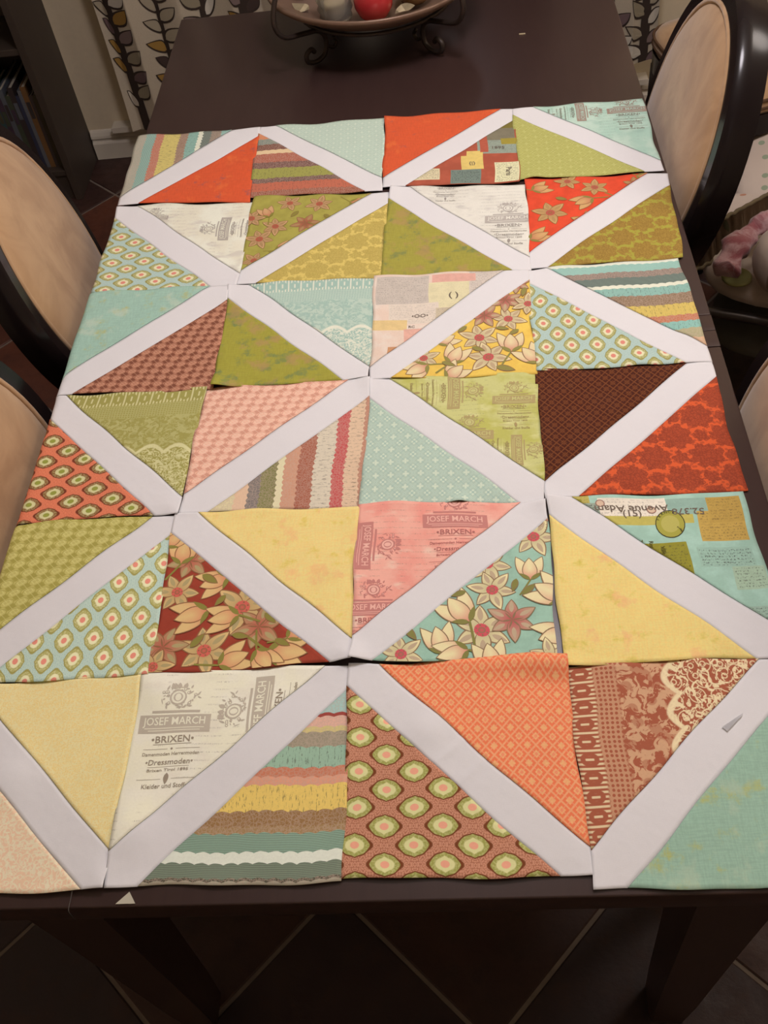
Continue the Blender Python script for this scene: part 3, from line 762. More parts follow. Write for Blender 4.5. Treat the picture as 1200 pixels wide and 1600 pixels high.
curtain('curtain','beige curtain with dark leafy vines hanging behind the far left of the table',-0.855,-0.26,4,0.017,0.125,2.2,0.4,((.09,1),(.30,1),(.52,1),(.73,1),(.93,1)))
curtain('curtain','beige curtain with dark leafy vines, right of the table end beside the first right-hand chair',0.50,0.745,2,0.016,0.20,2.2,2.3,((.12,1),(.48,1),(.84,1)))
bm=bmesh.new(); tube(bm,[(-1.05,WY-.10,2.225),(0.9,WY-.10,2.225)],0.013,12); 
for x in (-1.05,.9): lathe(bm,[(0,-.03),(.025,-.02),(.03,0),(.02,.025),(0,.03)],14,(x,WY-.10,2.225))
for x in (-.99,.84): tube(bm,[(x,WY-.10,2.225),(x,WY,2.225)],.008,8)
o=roomobj(bm_obj('curtain_rod',bm,plain('dark_iron',(0.03,0.022,0.018),0.4,0.5,0.6),None,True)); tag(o,'dark iron curtain rod above the window','curtain rod')
# ------------------------------------------------------------------ bookcase
wood_d=NB('espresso_wood',0.30,0.5); _v=wood_d.obj(); _mp=wood_d.n.new('ShaderNodeMapping'); _mp.inputs['Scale'].default_value=(14,1.6,14); wood_d.l.new(_v,_mp.inputs[0]); _n=wood_d.noise(_mp.outputs[0],6,5,0.6,0.4)
WOOD=wood_d.done(wood_d.mix(_n,(0.036,0.019,0.017),(0.054,0.030,0.026)),_n,0.08,0.001)
shelf_m=plain('bookcase_wood',(0.050,0.037,0.029),0.5,0.4,0,14,0.12)
bc=thing('bookcase','tall dark brown bookcase standing against the back wall, left of the window','bookcase',(-1.075,2.61,0),TH)
BW,BD,BH=0.80,0.245,1.75; T_=0.022
def bx(name,*a,m_=shelf_m,p=bc,bev=.002):
    bm=bmesh.new(); box(bm,*a,bev); return bm_obj(name,bm,m_,p)
bx('side_panel',-T_,-BD,0,0,0,BH); bx('side_panel',-BW,-BD,0,-BW+T_,0,BH); bx('top_panel',-BW-.01,-BD-.01,BH,.01,0,BH+.025); bx('back_panel',-BW+T_,-.012,.06,-T_,-.004,BH); bx('plinth',-BW+T_,-BD+.012,0,-T_,-BD+.03,.082)
for z in (.082,.455,.80,1.12,1.44): bx('shelf',-BW+T_,-BD+.004,z,-T_,-.012,z+.018)
bkc=[(0.10,0.045,0.025),(0.035,0.03,0.03),(0.03,0.075,0.075),(0.09,0.10,0.12),(0.05,0.035,0.03),(0.045,0.055,0.035),(0.03,0.035,0.07),(0.12,0.13,0.15),(0.17,0.085,0.03),(0.06,0.05,0.03),(0.035,0.025,0.025),(0.13,0.06,0.05),(0.05,0.03,0.05),(0.20,0.18,0.15)]
bkm=[plain('book_cloth',c,0.55,0.4,0,50,0.08) for c in bkc]; page_m=plain('book_pages',(0.45,0.40,0.32),0.9,0.1)
names=['rust brown','black','teal','slate blue','dark brown','moss green','navy','grey-blue','orange','olive','near-black','brick red','plum','cream']
order=[9,4,8,7,6,10,5,3,12,2,1,0,4,13,11,6,5,8,1,2,10,7,0,12,3,9]
x=-T_-.012; rb=random.Random(4); used={}
pos=['rightmost','second from the right','third from the right','fourth from the right','fifth from the right','sixth from the right','seventh from the right','eighth from the right','ninth from the right','tenth from the right','eleventh from the right','twelfth from the right']
for i,ci in enumerate(order[:24]):
    w_=rb.uniform(.009,.016); h=rb.uniform(.225,.262); d=rb.uniform(.15,.19); x-=w_+.0006
    lab=f'thin {names[ci]} book, {pos[i]} on the bottom shelf' if i<12 else f'thin {names[ci]} book behind the chair, at the left of the bottom shelf'
    bk=thing('book',lab,'book',(0,0,0),TH,'thin books on the bottom shelf' if i<12 else 'thin books on the bottom shelf, '+names[ci]+' ones at left')
    bk.location=RM@Vector((0,0,0))+Vector((-1.075,2.61,0))+RM@Vector((x,-BD+.03,.1005))
    bm=bmesh.new(); box(bm,0,0,0,.0016,d,h); box(bm,w_-.0016,0,0,w_,d,h); box(bm,.0016,0,0,w_-.0016,.0016,h); bm_obj('cover',bm,bkm[ci],bk)
    bm=bmesh.new(); box(bm,.0016,.0016,.003,w_-.0016,d-.004,h-.004); bm_obj('pages',bm,page_m,bk)
    if w_>.011:
        bm=bmesh.new(); box(bm,.002,-.0006,h*.62,w_-.002,0,h*.82); bm_obj('spine_label',bm,bkm[(ci+7)%14],bk)
# ------------------------------------------------------------------ dining table
tb=thing('dining_table','long dark espresso dining table under the quilt blocks','table',(-0.4085,-0.0267,0),0.0235)
TWd,TLn=0.8815,1.816
for y0,y1,n_ in ((0,.6947,'tabletop'),(.6954,.7262,'leaf_board'),(.7269,.7577,'leaf_board'),(.7584,TLn,'tabletop')):
    bm=bmesh.new(); box(bm,0,y0,TZ-.034,TWd,y1,TZ,.0018 if n_=='tabletop' else 0.0003,3); bm_obj(n_,bm,WOOD,tb,True,0.6)
bm=bmesh.new(); ap=.05
box(bm,ap,ap,.655,TWd-ap,ap+.022,TZ-.034); box(bm,ap,TLn-ap-.022,.655,TWd-ap,TLn-ap,TZ-.034); box(bm,ap,ap,.655,ap+.022,TLn-ap,TZ-.034); box(bm,TWd-ap-.022,ap,.655,TWd-ap,TLn-ap,TZ-.034)
bm_obj('apron',bm,WOOD,tb)
def leg(cx,cy,sx,sy,parent,z1,w1,w0,m_=WOOD,dx=0,dy=0,name='leg'):
    bm=bmesh.new(); rings=[]
    for k in range(9):
        f=k/8; z=z1*(1-f); w_=w1+(w0-w1)*f**0.8; ox=dx*f**1.7; oy=dy*f**1.7
        rings.append([bm.verts.new((cx+ox+a*w_/2,cy+oy+b*w_/2,z)) for a,b in ((-1,-1),(1,-1),(1,1),(-1,1))])
    for a,b in zip(rings,rings[1:]):
        for k in range(4): bm.faces.new((a[k],a[(k+1)%4],b[(k+1)%4],b[k]))
    bm.faces.new(rings[0]); bm.faces.new(rings[-1][::-1]); bmesh.ops.bevel(bm,geom=[e for e in bm.edges if abs(e.verts[0].co.z-e.verts[1].co.z)>.01],offset=.004,segments=2,affect='EDGES')
    return bm_obj(name,bm,m_,parent)
for sx in (0,1):
    for sy in (0,1):
        leg(.085 if not sx else TWd-.085,.085 if not sy else TLn-.085,0,0,tb,TZ-.035,.095,.052)
# ------------------------------------------------------------------ dining chairs with oval padded backs
fr_b=NB('chair_frame_lacquer',0.18,0.25); CHF=fr_b.done((0.012,0.008,0.008))
sd=NB('tan_suede',0.95,0.15,0.4); _v=sd.obj(); _n=sd.noise(_v,7,4,0.6,1.0); _n2=sd.noise(_v,40,3)
SUEDE=sd.done(sd.mix(sd.ss(_n,0.35,0.65),(0.38,0.23,0.118),(0.49,0.315,0.170)),_n2,0.15,0.003)
def chair(label,loc,rz,group='dining chairs around the table',lean=0.25):
    c=thing('dining_chair',label,'chair',loc,rz,group)
    CZ=0.75; zc=Vector((0,0,CZ)); up=Vector((-lean,0,1)).normalized(); sd_=Vector((0,1,0)); nf=sd_.cross(up)  # front normal (+x)
    if nf.x<0: nf=-nf
    def Pt(y,h,d): return zc+Vector((0,0,0))+sd_*y+up*h+nf*d+Vector((-lean*(CZ-.76),0,0))
    # ring
    bm=bmesh.new(); n=64; prof=[(-.018,.0),(-.012,.006),(.012,.006),(.018,.0),(.020,-.014),(.018,-.040),(-.016,-.040),(-.020,-.014)]
    rings=[]
    for k in range(n):
        a=2*PI*k/n; ca,sa=math.cos(a),math.sin(a); rings.append([bm.verts.new(Pt((.200+p)*ca,(.224+p)*sa,q)) for p,q in prof])
    for i in range(n):
        A_,B_=rings[i],rings[(i+1)%n]
        for k in range(len(prof)): k2=(k+1)%len(prof); bm.faces.new((A_[k],A_[k2],B_[k2],B_[k]))
    bm_obj('back_frame',bm,CHF,c,True,0.7)
    # pad front and rear
    for nm,sg,base,bul in (('backrest',1,.000,.024),('back_panel',-1,-.038,.006)):
        bm=bmesh.new(); R=14; prev=None
        for i in range(R+1):
            f=i/R; d=base+sg*bul*math.sqrt(max(0,1-f**3)); 
            rg=[bm.verts.new(Pt(.186*f*math.cos(2*PI*k/48),.210*f*math.sin(2*PI*k/48),d)) for k in range(48)] if i else [bm.verts.new(Pt(0,0,d))]
            if prev:
                for k in range(48):
                    k2=(k+1)%48
                    if len(prev)==1: bm.faces.new((prev[0],rg[k],rg[k2]))
                    else: bm.faces.new((prev[k],rg[k],rg[k2],prev[k2]))
            prev=rg
        bm_obj(nm,bm,SUEDE,c,True)
    bm=bmesh.new(); tube(bm,[Pt(.183*math.cos(2*PI*k/56),.207*math.sin(2*PI*k/56),.005) for k in range(56)],.0042,8,True); bm_obj('piping',bm,SUEDE,c,True)
    # posts to seat
    for s in (-1,1):
        bm=bmesh.new(); p0=Pt(s*.12,-.195,-.020); tube(bm,smoothpath([p0,p0+Vector((.006,s*.02,-.05)),Vector((.055,s*.165,.445)),Vector((.045,s*.172,.40))],5),.018,8); bm_obj('back_post',bm,CHF,c,True)
    # seat
    bm=bmesh.new(); seatpoly=[]
    for k in range(48):
        a=2*PI*k/48; e=.42; cx_=abs(math.cos(a))**e*(1 if math.cos(a)>0 else -1); sy_=abs(math.sin(a))**e*(1 if math.sin(a)>0 else -1)
        x_=.265+cx_*.205; y_=sy_*(.205+.022*cx_); seatpoly.append((x_,y_))
    cxs=.265
    def ringz(sc_,z): return [bm.verts.new((cxs+(p[0]-cxs)*sc_,p[1]*sc_,z)) for p in seatpoly]
    rg=[ringz(.97,.435),ringz(1.0,.448),ringz(1.0,.462),ringz(.96,.480),ringz(.82,.490),ringz(.5,.497),ringz(.2,.500)]
    for a,b in zip(rg,rg[1:]):
        for k in range(48): bm.faces.new((a[k],a[(k+1)%48],b[(k+1)%48],b[k]))
    bm.faces.new(rg[-1]); bm.faces.new(rg[0][::-1]); bm_obj('seat',bm,SUEDE,c,True)
    bm=bmesh.new()
    for z in (.452,.470): tube(bm,[(cxs+(p[0]-cxs)*1.0,p[1]*1.0,z) for p in seatpoly],.0036,6,True)
    bm_obj('seat_piping',bm,plain('brown_piping',(0.10,0.055,0.03),0.8,0.2) if 'brown_piping' not in bpy.data.materials else bpy.data.materials['brown_piping'],c,True)
    bm=bmesh.new(); lo=[bm.verts.new((cxs+(p[0]-cxs)*.985,p[1]*.985,.385)) for p in seatpoly]; hi=[bm.verts.new((cxs+(p[0]-cxs)*1.0,p[1]*1.0,.436)) for p in seatpoly]
    for k in range(48): bm.faces.new((lo[k],lo[(k+1)%48],hi[(k+1)%48],hi[k]))
    bm.faces.new(hi); bm.faces.new(lo[::-1]); bm_obj('seat_frame',bm,CHF,c,True,0.6)
    for s in (-1,1):
        leg(.430,s*.165,0,0,c,.395,.042,.026,CHF,.012,s*.006); leg(.075,s*.158,0,0,c,.395,.040,.028,CHF,-.070,s*.008)
    return c
chair('dining chair with tan oval back at the upper right, nearest the curtain',(.480,1.205,0),PI)
chair('dining chair with tan oval back cropped by the right edge, beside the orange damask block',(.497,.445,0),PI)
chair('dining chair with tan oval back at the upper left, in front of the bookcase',(-.518,.975,0),0.22)
chair('dining chair with tan oval back cropped by the left edge, beside the coral medallion block',(-.476,.46,0),0.0)
chair('spare dining chair with tan piped seat against the wall behind the right-hand chairs',(1.085,2.115,0),PI+0.30)
# ------------------------------------------------------------------ the 24 blocks
def pal(ref,warm=0): 
    return (A(228,205,160,ref),A(182,162,132,ref),A(140,112,88,ref),A(205,100,102,ref),A(140,130,75,ref))
def flowers(key,which,items,ref,p=None):
    def f(o):
        I=Ink(key,seams(key)[which]); P=p or pal(ref)
        for it in items:
            k,s,t,R=it[:4]; rot=it[4] if len(it)>4 else s*7+t*3
            x,y=s*W,t*W
            if k=='f': flower(I,x,y,R,rot,P)
            elif k=='d': flower(I,x,y,R,rot,P,True)
            elif k=='t': tulip(I,x,y,R,rot,P)
            elif k=='l': leaf(I,x,y,R,rot,P[4],P[2])
        I.build('printed_flowers',o)
    return f
def letters(key,which,items,ink,dark,light,bars=()):
    def f(o):
        I=Ink(key,seams(key)[which])
        for (x0,y0,x1,y1,c) in bars: 
            n=6
            for i in range(n): I.poly([((x0+(x1-x0)*i/n)*W,y0*W),((x0+(x1-x0)*(i+1)/n)*W,y0*W),((x0+(x1-x0)*(i+1)/n)*W,y1*W),((x0+(x1-x0)*i/n)*W,y1*W)],c,0)
        for s,t,rot,k in items: label_motif(I,s*W,t*W,rot,ink,dark,light,k)
        I.build('printed_lettering',o)
    return f
def words(key,which,items,extra=None):
    def f(o):
        I=Ink(key,seams(key)[which])
        if extra: extra(I)
        for s,t,size,rot,txt,c in items: text(I,txt,s*W,t*W,size,rot,c)
        I.build('printed_lettering',o)
    return f
H=PI/2
X={}
cr=lambda r,g,b,ref=R1:A(r,g,b,ref)
DK=lambda ref:A(110,95,85,ref)
# row 1
X[1,1]=(border('aqua_brown_border_cotton',((0,A(165,158,142,R1),2),(.016,A(158,185,172,R1),3),(.033,A(188,112,90,R1),2),(.047,A(208,184,112,R1),1),(.076,A(150,118,100,R1),2),(.090,A(142,172,160,R1),1),(.108,A(222,215,195,R1),0),(.116,A(128,134,124,R1),3),(.131,A(142,124,110,R1),2),(.148,A(150,178,168,R1),0),(.163,A(200,205,190,R1),2)),1,0.0022,0.009),
        red_grunge(),None,None,'quilt block, striped aqua and yellow triangle above plain orange-red triangle')
X[1,2]=(lattice('pale_aqua_lattice_cotton',A(186,196,180,R1),A(205,208,192,R1),A(165,185,170,R1),0,0.7),
        border('rust_green_border_cotton',((0,A(215,130,85,R1),2),(.045,A(125,135,125,R1),2),(.062,A(118,72,60,R1),2),(.080,A(225,190,150,R1),0),(.092,A(170,90,70,R1),2),(.118,A(112,72,66,R1),2),(.136,A(158,150,80,R1),1),(.165,A(108,76,68,R1),2),(.177,A(190,105,82,R1),1),(.200,A(150,82,62,R1),2)),0,0.0016,0.012),
        None,None,'quilt block, pale aqua triangle above rust and green striped triangle, farthest row')
def c13(I):
    for x,y in ((.56,.62),): pass
X[1,3]=(grunge('orange_red_cotton_dark',A(206,84,50,R1),A(150,85,85,R1),A(225,110,60,R1),0.58,2.0),
        collage('rust_collage_cotton',A(165,82,62,R1),((.80,.08,.99,.28,A(125,110,55,R1),0),(.55,.28,.99,.45,A(130,118,98,R1),0.15),(.70,.44,.99,.62,A(150,155,140,R1),0.4),(.88,.42,1,.50,A(160,140,60,R1),0),(.22,.80,.42,.94,A(215,195,160,R1),0.7),(.50,.82,.72,.995,A(120,130,120,R1),0.8),(.58,.64,.74,.82,A(222,188,110,R1),0),(.82,.74,.995,.985,A(222,210,170,R1),0.7),(.62,.58,.74,.66,A(222,188,110,R1),0),(.72,.36,.78,.60,A(180,90,70,R1),0))),
        None,words((1,3),'B',[(.66,.76,0.011,0,'{|}',DK(R1)),(.85,.56,0.011,0,'1895',DK(R1)),(.90,.86,0.012,H,'Paris',DK(R1))]),'quilt block, plain orange-red triangle above rust collage print triangle, farthest row')
X[1,4]=(cloudy('aqua_label_cotton',A(172,196,180,R1),A(190,205,190,R1),A(160,185,170,R1),1.0,22),
        lattice('green_lattice_cotton',A(178,170,98,R1),A(192,184,116,R1),A(160,150,76,R1),0,0.95,0.8),
        letters((1,4),'A',[(.62,.14,H,0.8),(.86,.04,0,0.9)],A(160,135,122,R1),A(135,125,112,R1),A(176,192,178,R1)),None,'quilt block, pale aqua lettered triangle above green lattice triangle, far right corner of quilt')
# row 2
X[2,1]=(cloudy('cream_label_cotton',A(226,215,195,R2),A(232,225,208,R2),A(205,192,180,R2),2.0,22),
        med_aqua(0,R2,0.004),letters((2,1),'A',[(.72,.33,-H,0.85),(.30,.10,0,0.6)],A(178,165,155,R2),A(165,150,142,R2),A(226,217,198,R2)),None,'quilt block, cream lettered triangle above aqua triangle with flat peach medallions, second row left edge')
fl22=[('f',.10,.52,.026),('d',.42,.36,.026),('f',.50,.12,.024),('f',.20,.38,.024),('t',.80,.13,.020,.3),('t',.58,.42,.018,0.2),('f',.09,.76,.022),('t',.30,.62,.018,-.5),('f',.28,.10,.022),('l',.55,.25,.02,1),('t',.06,.93,.018,-.6),('f',.02,.28,.024),('d',.70,.30,.020),('l',.18,.66,.018,.4),('l',.36,.2,.02,2.2),('f',.92,.04,.02),('t',.12,.2,.018,-2)]
p22=(A(206,160,115,R2),A(172,134,92,R2),A(142,104,70,R2),A(185,88,72,R2),A(142,128,60,R2))
X[2,2]=(solid('green_floral_cotton',A(160,148,72,R2)),damask('yellow_damask_cotton',A(216,188,105,R2),A(194,168,92,R2),A(170,144,72,R2)),
        flowers((2,2),'A',fl22,R2,p22),None,'quilt block, green floral triangle above mustard yellow damask triangle')
X[2,3]=(cloudy('cream_writing_cotton',A(228,218,206,R2),A(222,212,200,R2),A(200,190,182,R2),4.0,30),
        olive_grunge(),letters((2,3),'A',[(.86,.30,0,0.95),(.42,-.12,0,0.7)],A(185,172,164,R2),A(158,146,138,R2),A(228,218,206,R2)),None,'quilt block, pale cream triangle with grey lettering above plain olive triangle, second row')
fl24=[('t',.12,.12,.020,-.4),('f',.48,.14,.024),('t',.38,.32,.022,2.6),('f',.16,.42,.030),('t',.72,.30,.022,.2),('f',.42,.55,.030),('d',.38,.78,.026),('t',.10,.66,.022,-.5),('f',.62,.55,.024),('l',.55,.3,.02,1),('t',.86,.06,.020,.4),('f',.30,.06,.022),('t',.08,.93,.022,.6),('l',.27,.62,.022,2),('l',.2,.25,.02,.4),('d',.76,.14,.022)]
p24=(A(210,162,108,R2),A(180,140,92,R2),A(146,104,62,R2),A(190,90,80,R2),A(146,128,68,R2))
X[2,4]=(solid('red_floral_cotton',A(214,74,48,R2)),damask('olive_brown_damask_cotton',A(166,154,64,R2),A(164,128,62,R2),A(128,96,44,R2),1.0,0.01),
        flowers((2,4),'A',fl24,R2,p24),None,'quilt block, red floral triangle above olive brown damask triangle, right edge')
# row 3
X[3,1]=(teal_grunge(),scales('rosy_brown_scale_cotton',A(186,125,100,R3),A(132,78,60,R3),A(206,150,122,R3),1.0),None,None,'quilt block, plain teal triangle above rosy brown scale-patterned triangle, left edge of table')
X[3,2]=(lace('aqua_lace_cotton',A(165,188,175,R3),A(198,208,192,R3),A(232,225,205,R3),0,0.0,0.118,0.9),
        grunge('olive_cotton_bright',A(160,150,62,R3),A(105,125,84,R3),A(180,142,94,R3),0.51,1.7),None,None,'quilt block, aqua and cream lace print triangle above plain olive triangle')
X[3,3]=(collage('pink_collage_cotton',A(230,200,182,R3),((.02,.02,.36,.30,A(205,188,176,R3),0.35),(.36,.10,.66,.36,A(228,212,172,R3),0.1),(.10,.30,.42,.50,A(228,208,192,R3),0.3),(.62,.0,.98,.24,A(214,196,184,R3),0.35),(.0,.46,.22,.56,A(230,196,140,R3),0),(.40,.36,.58,.62,A(205,185,160,R3),0.35),(.20,.55,.45,.75,A(232,175,158,R3),0),(.10,.72,.46,.92,A(206,148,108,R3),0),(.55,.44,.80,.56,A(228,186,150,R3),0),(.04,.88,.14,1,A(220,205,190,R3),0.5),(.38,.02,.66,.1,A(226,170,155,R3),0)),3.0),
        solid('yellow_floral_cotton',A(232,186,88,R3)),words((3,3),'A',[(.52,.26,0.016,0,'( )',DK(R3)),(.30,.44,0.010,0,'\u2022OO\u2022',DK(R3)),(.78,.15,0.010,0,'No 23',DK(R3)),(.86,.06,0.009,0,'Paris',DK(R3)),(.25,.54,0.007,0,'RC',DK(R3))]),
        flowers((3,3),'B',[('f',.67,.66,.030),('f',.86,.50,.027),('f',.72,.84,.032),('f',.33,.83,.024),('d',.71,.46,.026),('d',.84,.32,.026),('t',.48,.66,.020,-.6),('t',.53,.79,.024,-1.2),('t',.86,.70,.025,-1.57),('t',.27,.94,.024,2.6),('t',.53,.94,.022,-.8),('t',.96,.82,.025,-2.2),('f',.98,.36,.024),('l',.76,.93,.026,.3),('l',.62,.74,.020,.5),('l',.92,.6,.018,2.5),('l',.44,.87,.02,.4),('d',.92,.16,.022),('l',.97,.2,.02,1.8),('l',.78,.58,.018,.2),('l',.6,.55,.018,2.4)],R3,(A(234,210,165,R3),A(196,166,132,R3),A(148,110,82,R3),A(205,92,92,R3),A(150,138,78,R3))),'quilt block, pink paper collage triangle above bright yellow floral triangle')
X[3,4]=(border('aqua_border_cotton',((0,A(226,222,205,R3),0),(.006,A(154,188,176,R3),0),(.022,A(142,124,114,R3),2),(.035,A(122,136,126,R3),3),(.052,A(228,222,202,R3),0),(.059,A(146,182,170,R3),1),(.076,A(140,114,90,R3),2),(.098,A(214,184,102,R3),1),(.122,A(194,118,86,R3),2),(.135,A(146,186,174,R3),1),(.153,A(176,166,128,R3),2),(.172,A(222,178,142,R3),2)),0,0.0016,0.011),
        med_aqua(1,R3,0.0),None,None,'quilt block, horizontally striped aqua triangle above aqua medallion triangle, right edge, third row')
# row 4
X[4,1]=(lace('green_lace_cotton',A(160,150,84,R4),A(186,178,120,R4),A(214,204,155,R4),0,0.0,0.112,0.85),
        medallion('coral_medallion_cotton',A(226,130,98,R4),A(206,108,80,R4),A(120,58,40,R4),A(138,96,56,R4),A(212,202,152,R4),A(150,152,70,R4),0,1.0,0.0,0.006),None,None,'quilt block, green lace triangle above coral triangle with brown medallions, hanging over table left edge')
X[4,2]=(scales('pink_scale_cotton',A(238,184,162,R4),A(214,152,132,R4),A(244,200,180,R4),1.0),
        border('rose_cream_border_cotton',((0,A(222,205,165,R4),2),(.062,A(224,186,158,R4),0),(.078,A(126,116,112,R4),2),(.092,A(130,126,80,R4),2),(.111,A(224,210,174,R4),0),(.119,A(206,150,124,R4),2),(.136,A(168,98,78,R4),2),(.155,A(216,200,180,R4),1),(.178,A(196,86,86,R4),2),(.193,A(222,188,160,R4),1),(.211,A(184,128,106,R4),2)),1,0.0020,0.0085),
        None,None,'quilt block, pink scale-patterned triangle above cream and rose vertical striped triangle')
X[4,3]=(cloudy('green_label_cotton',A(200,194,130,R4),A(186,180,98,R4),A(214,206,150,R4),6.0,24),
        lattice('aqua_lattice_cotton',A(176,192,178,R4),A(208,214,196,R4),A(156,182,174,R4),0,1.05),
        letters((4,3),'A',[(.86,.13,0,0.75),(.62,.14,H,0.85),(.60,.40,0,0.8),(.95,.62,H,0.7)],A(178,156,108,R4),A(168,144,100,R4),A(198,190,128,R4)),None,'quilt block, light green lettered triangle above pale aqua lattice triangle, centre of quilt')
X[4,4]=(lattice('dark_brown_lattice_cotton',A(74,34,24,R4),A(108,58,34,R4),A(132,76,42,R4),0,1.0,0.8),
        damask('orange_damask_cotton',A(216,92,52,R4),A(172,74,48,R4),A(118,52,38,R4),1.0,0.02),None,None,'quilt block, dark chocolate brown triangle above orange-red damask triangle, right edge')
# row 5
X[5,1]=(scales('green_scale_cotton',A(184,172,104,R5),A(158,146,76,R5),A(198,188,124,R5),1.1),med_aqua(1,R5,0.002),None,None,'quilt block, green scale-patterned triangle above aqua medallion triangle, left edge')
p52=(A(212,176,124,R5),A(168,148,108,R5),A(140,96,68,R5),A(200,96,86,R5),A(132,122,62,R5))
X[5,2]=(yellow_grunge(0.0),solid('rust_floral_cotton',A(142,58,44,R5)),None,
        flowers((5,2),'B',[('f',.43,.64,.038),('f',.08,.53,.029),('f',.27,.88,.034),('d',.12,.33,.028),('d',.53,.76,.032),('d',.06,.86,.030),('t',.08,.25,.024,-1.5),('t',.25,.48,.024,2.8),('t',.15,.68,.027,2.8),('t',.32,.70,.024,3.0),('t',.44,.93,.024,-.4),('t',.71,.93,.030,.2),('t',.75,.80,.02,-.6),('l',.20,.86,.022,-.9),('l',.55,.68,.02,.8),('l',.2,.42,.024,.6),('l',.62,.84,.02,.6),('f',.02,.97,.026),('l',.34,.56,.018,2.3),('t',.04,.17,.02,-.8),('l',.4,.8,.02,.2),('t',.58,.97,.022,1)],R5,p52),'quilt block, plain yellow triangle above rust floral triangle with cream lilies')
X[5,3]=(cloudy('pink_label_cotton',A(226,162,150,R5),A(220,142,132,R5),A(236,192,178,R5),8.0,22),solid('teal_floral_cotton',A(142,172,158,R5)),
        letters((5,3),'A',[(.52,.00,0,1.02),(.17,.29,H,0.95),(.10,.58,0,0.9)],A(188,122,118,R5),A(170,104,102,R5),A(228,170,160,R5)),
        flowers((5,3),'B',[('f',.645,.83,.037,.5),('f',.68,.42,.030,.2),('f',.25,.96,.028,.3),('f',.915,.25,.030,.1),('f',.62,.40,.022,1),('f',.70,.585,.029,.15),('d',.80,.77,.030,.5),('t',.89,.44,.021,-1.57),('t',.52,.69,.028,-2.2),('t',.965,.59,.028,-2.6),('t',.43,.86,.024,-1.8),('t',.48,.97,.024,2.9),('t',.975,.87,.026,2.8),('t',.68,.965,.024,-1.8),('f',.97,.99,.026),('l',.85,.62,.020,-.8),('l',.26,.80,.022,.9),('l',.40,.62,.016,-.6),('l',.82,.52,.018,1.8),('d',.97,.10,.020),('l',.57,.60,.018,2.8)],R5,(A(228,208,166,R5),A(182,158,134,R5),A(138,110,86,R5),A(198,84,94,R5),A(128,122,70,R5))),'quilt block, pink lettered triangle above teal floral triangle with large cream lilies')
def c54(I):
    olive=A(160,152,70,R5); dk=A(60,55,40,R5); x,y=.60*W,.20*W
    I.poly(circ(x,y,.0160,22,1.25),dk,6); I.poly(circ(x,y,.0150,22,1.25),olive,7); I.poly(circ(x,y,.0098,20,1.25),A(176,166,92,R5),8)
    for k,ch in enumerate('FRANCE'): a=-2.7+k*0.30; text(I,ch,x+.0122*math.cos(a),y+.0155*math.sin(a),.0048,a+H,dk,L=14)
    for k,ch in enumerate('PARIS'): a=2.6-k*0.28; text(I,ch,x-.0115*math.cos(a+1.2),y+.0125*math.sin(a),.0040,-a+H,dk,L=14)
    for (cx,cy) in ((.27,.055),(.52,.10)): I.poly(circ(cx*W,cy*W,.0052,14),A(150,110,100,R5),9); I.poly(circ(cx*W,cy*W,.0040,14),A(205,175,155,R5),10)
X[5,4]=(collage('aqua_collage_cotton',A(150,180,168,R5),((.0,.0,.22,.18,A(176,160,90,R5),0.5),(.08,.02,.18,.2,A(150,140,62,R5),0.4),(.18,.05,.42,.20,A(148,158,146,R5),0.8),(.26,.02,.60,.15,A(222,208,196,R5),0.35),(.26,.14,.72,.20,A(184,170,92,R5),0),(.60,.03,.80,.14,A(142,168,158,R5),0),(.74,.12,.97,.32,A(186,152,82,R5),0.5),(.80,.03,.97,.2,A(180,146,78,R5),0.5),(.30,.32,.66,.56,A(142,134,52,R5),0.55),(.20,.28,.32,.42,A(205,182,166,R5),0.1),(.70,.36,.96,.48,A(150,178,166,R5),0.8),(.84,.48,.99,.62,A(160,180,160,R5),0.6),(.86,.72,.99,.90,A(150,172,160,R5),0.7),(.80,.86,.90,.98,A(225,178,112,R5),0)),5.0),
        grunge('yellow_cotton_warm',A(226,192,122,R5),A(200,178,80,R5),A(228,168,122,R5),0.55,3.1),words((5,4),'A',[(.70,.10,.013,PI,'52.378',DK(R5)),(.42,.07,.014,PI,'Avenue Adam',DK(R5)),(.42,.14,.013,0,'(15)',DK(R5)),(.48,.42,.0065,H,'Recette des postes',A(80,72,30,R5)),(.43,.42,.0065,H,'Timbre de quittance',A(80,72,30,R5)),(.53,.42,.0065,H,'Ville de Paris',A(80,72,30,R5))],c54),None,'quilt block, aqua paper collage triangle with round postmark above plain yellow triangle, right edge')
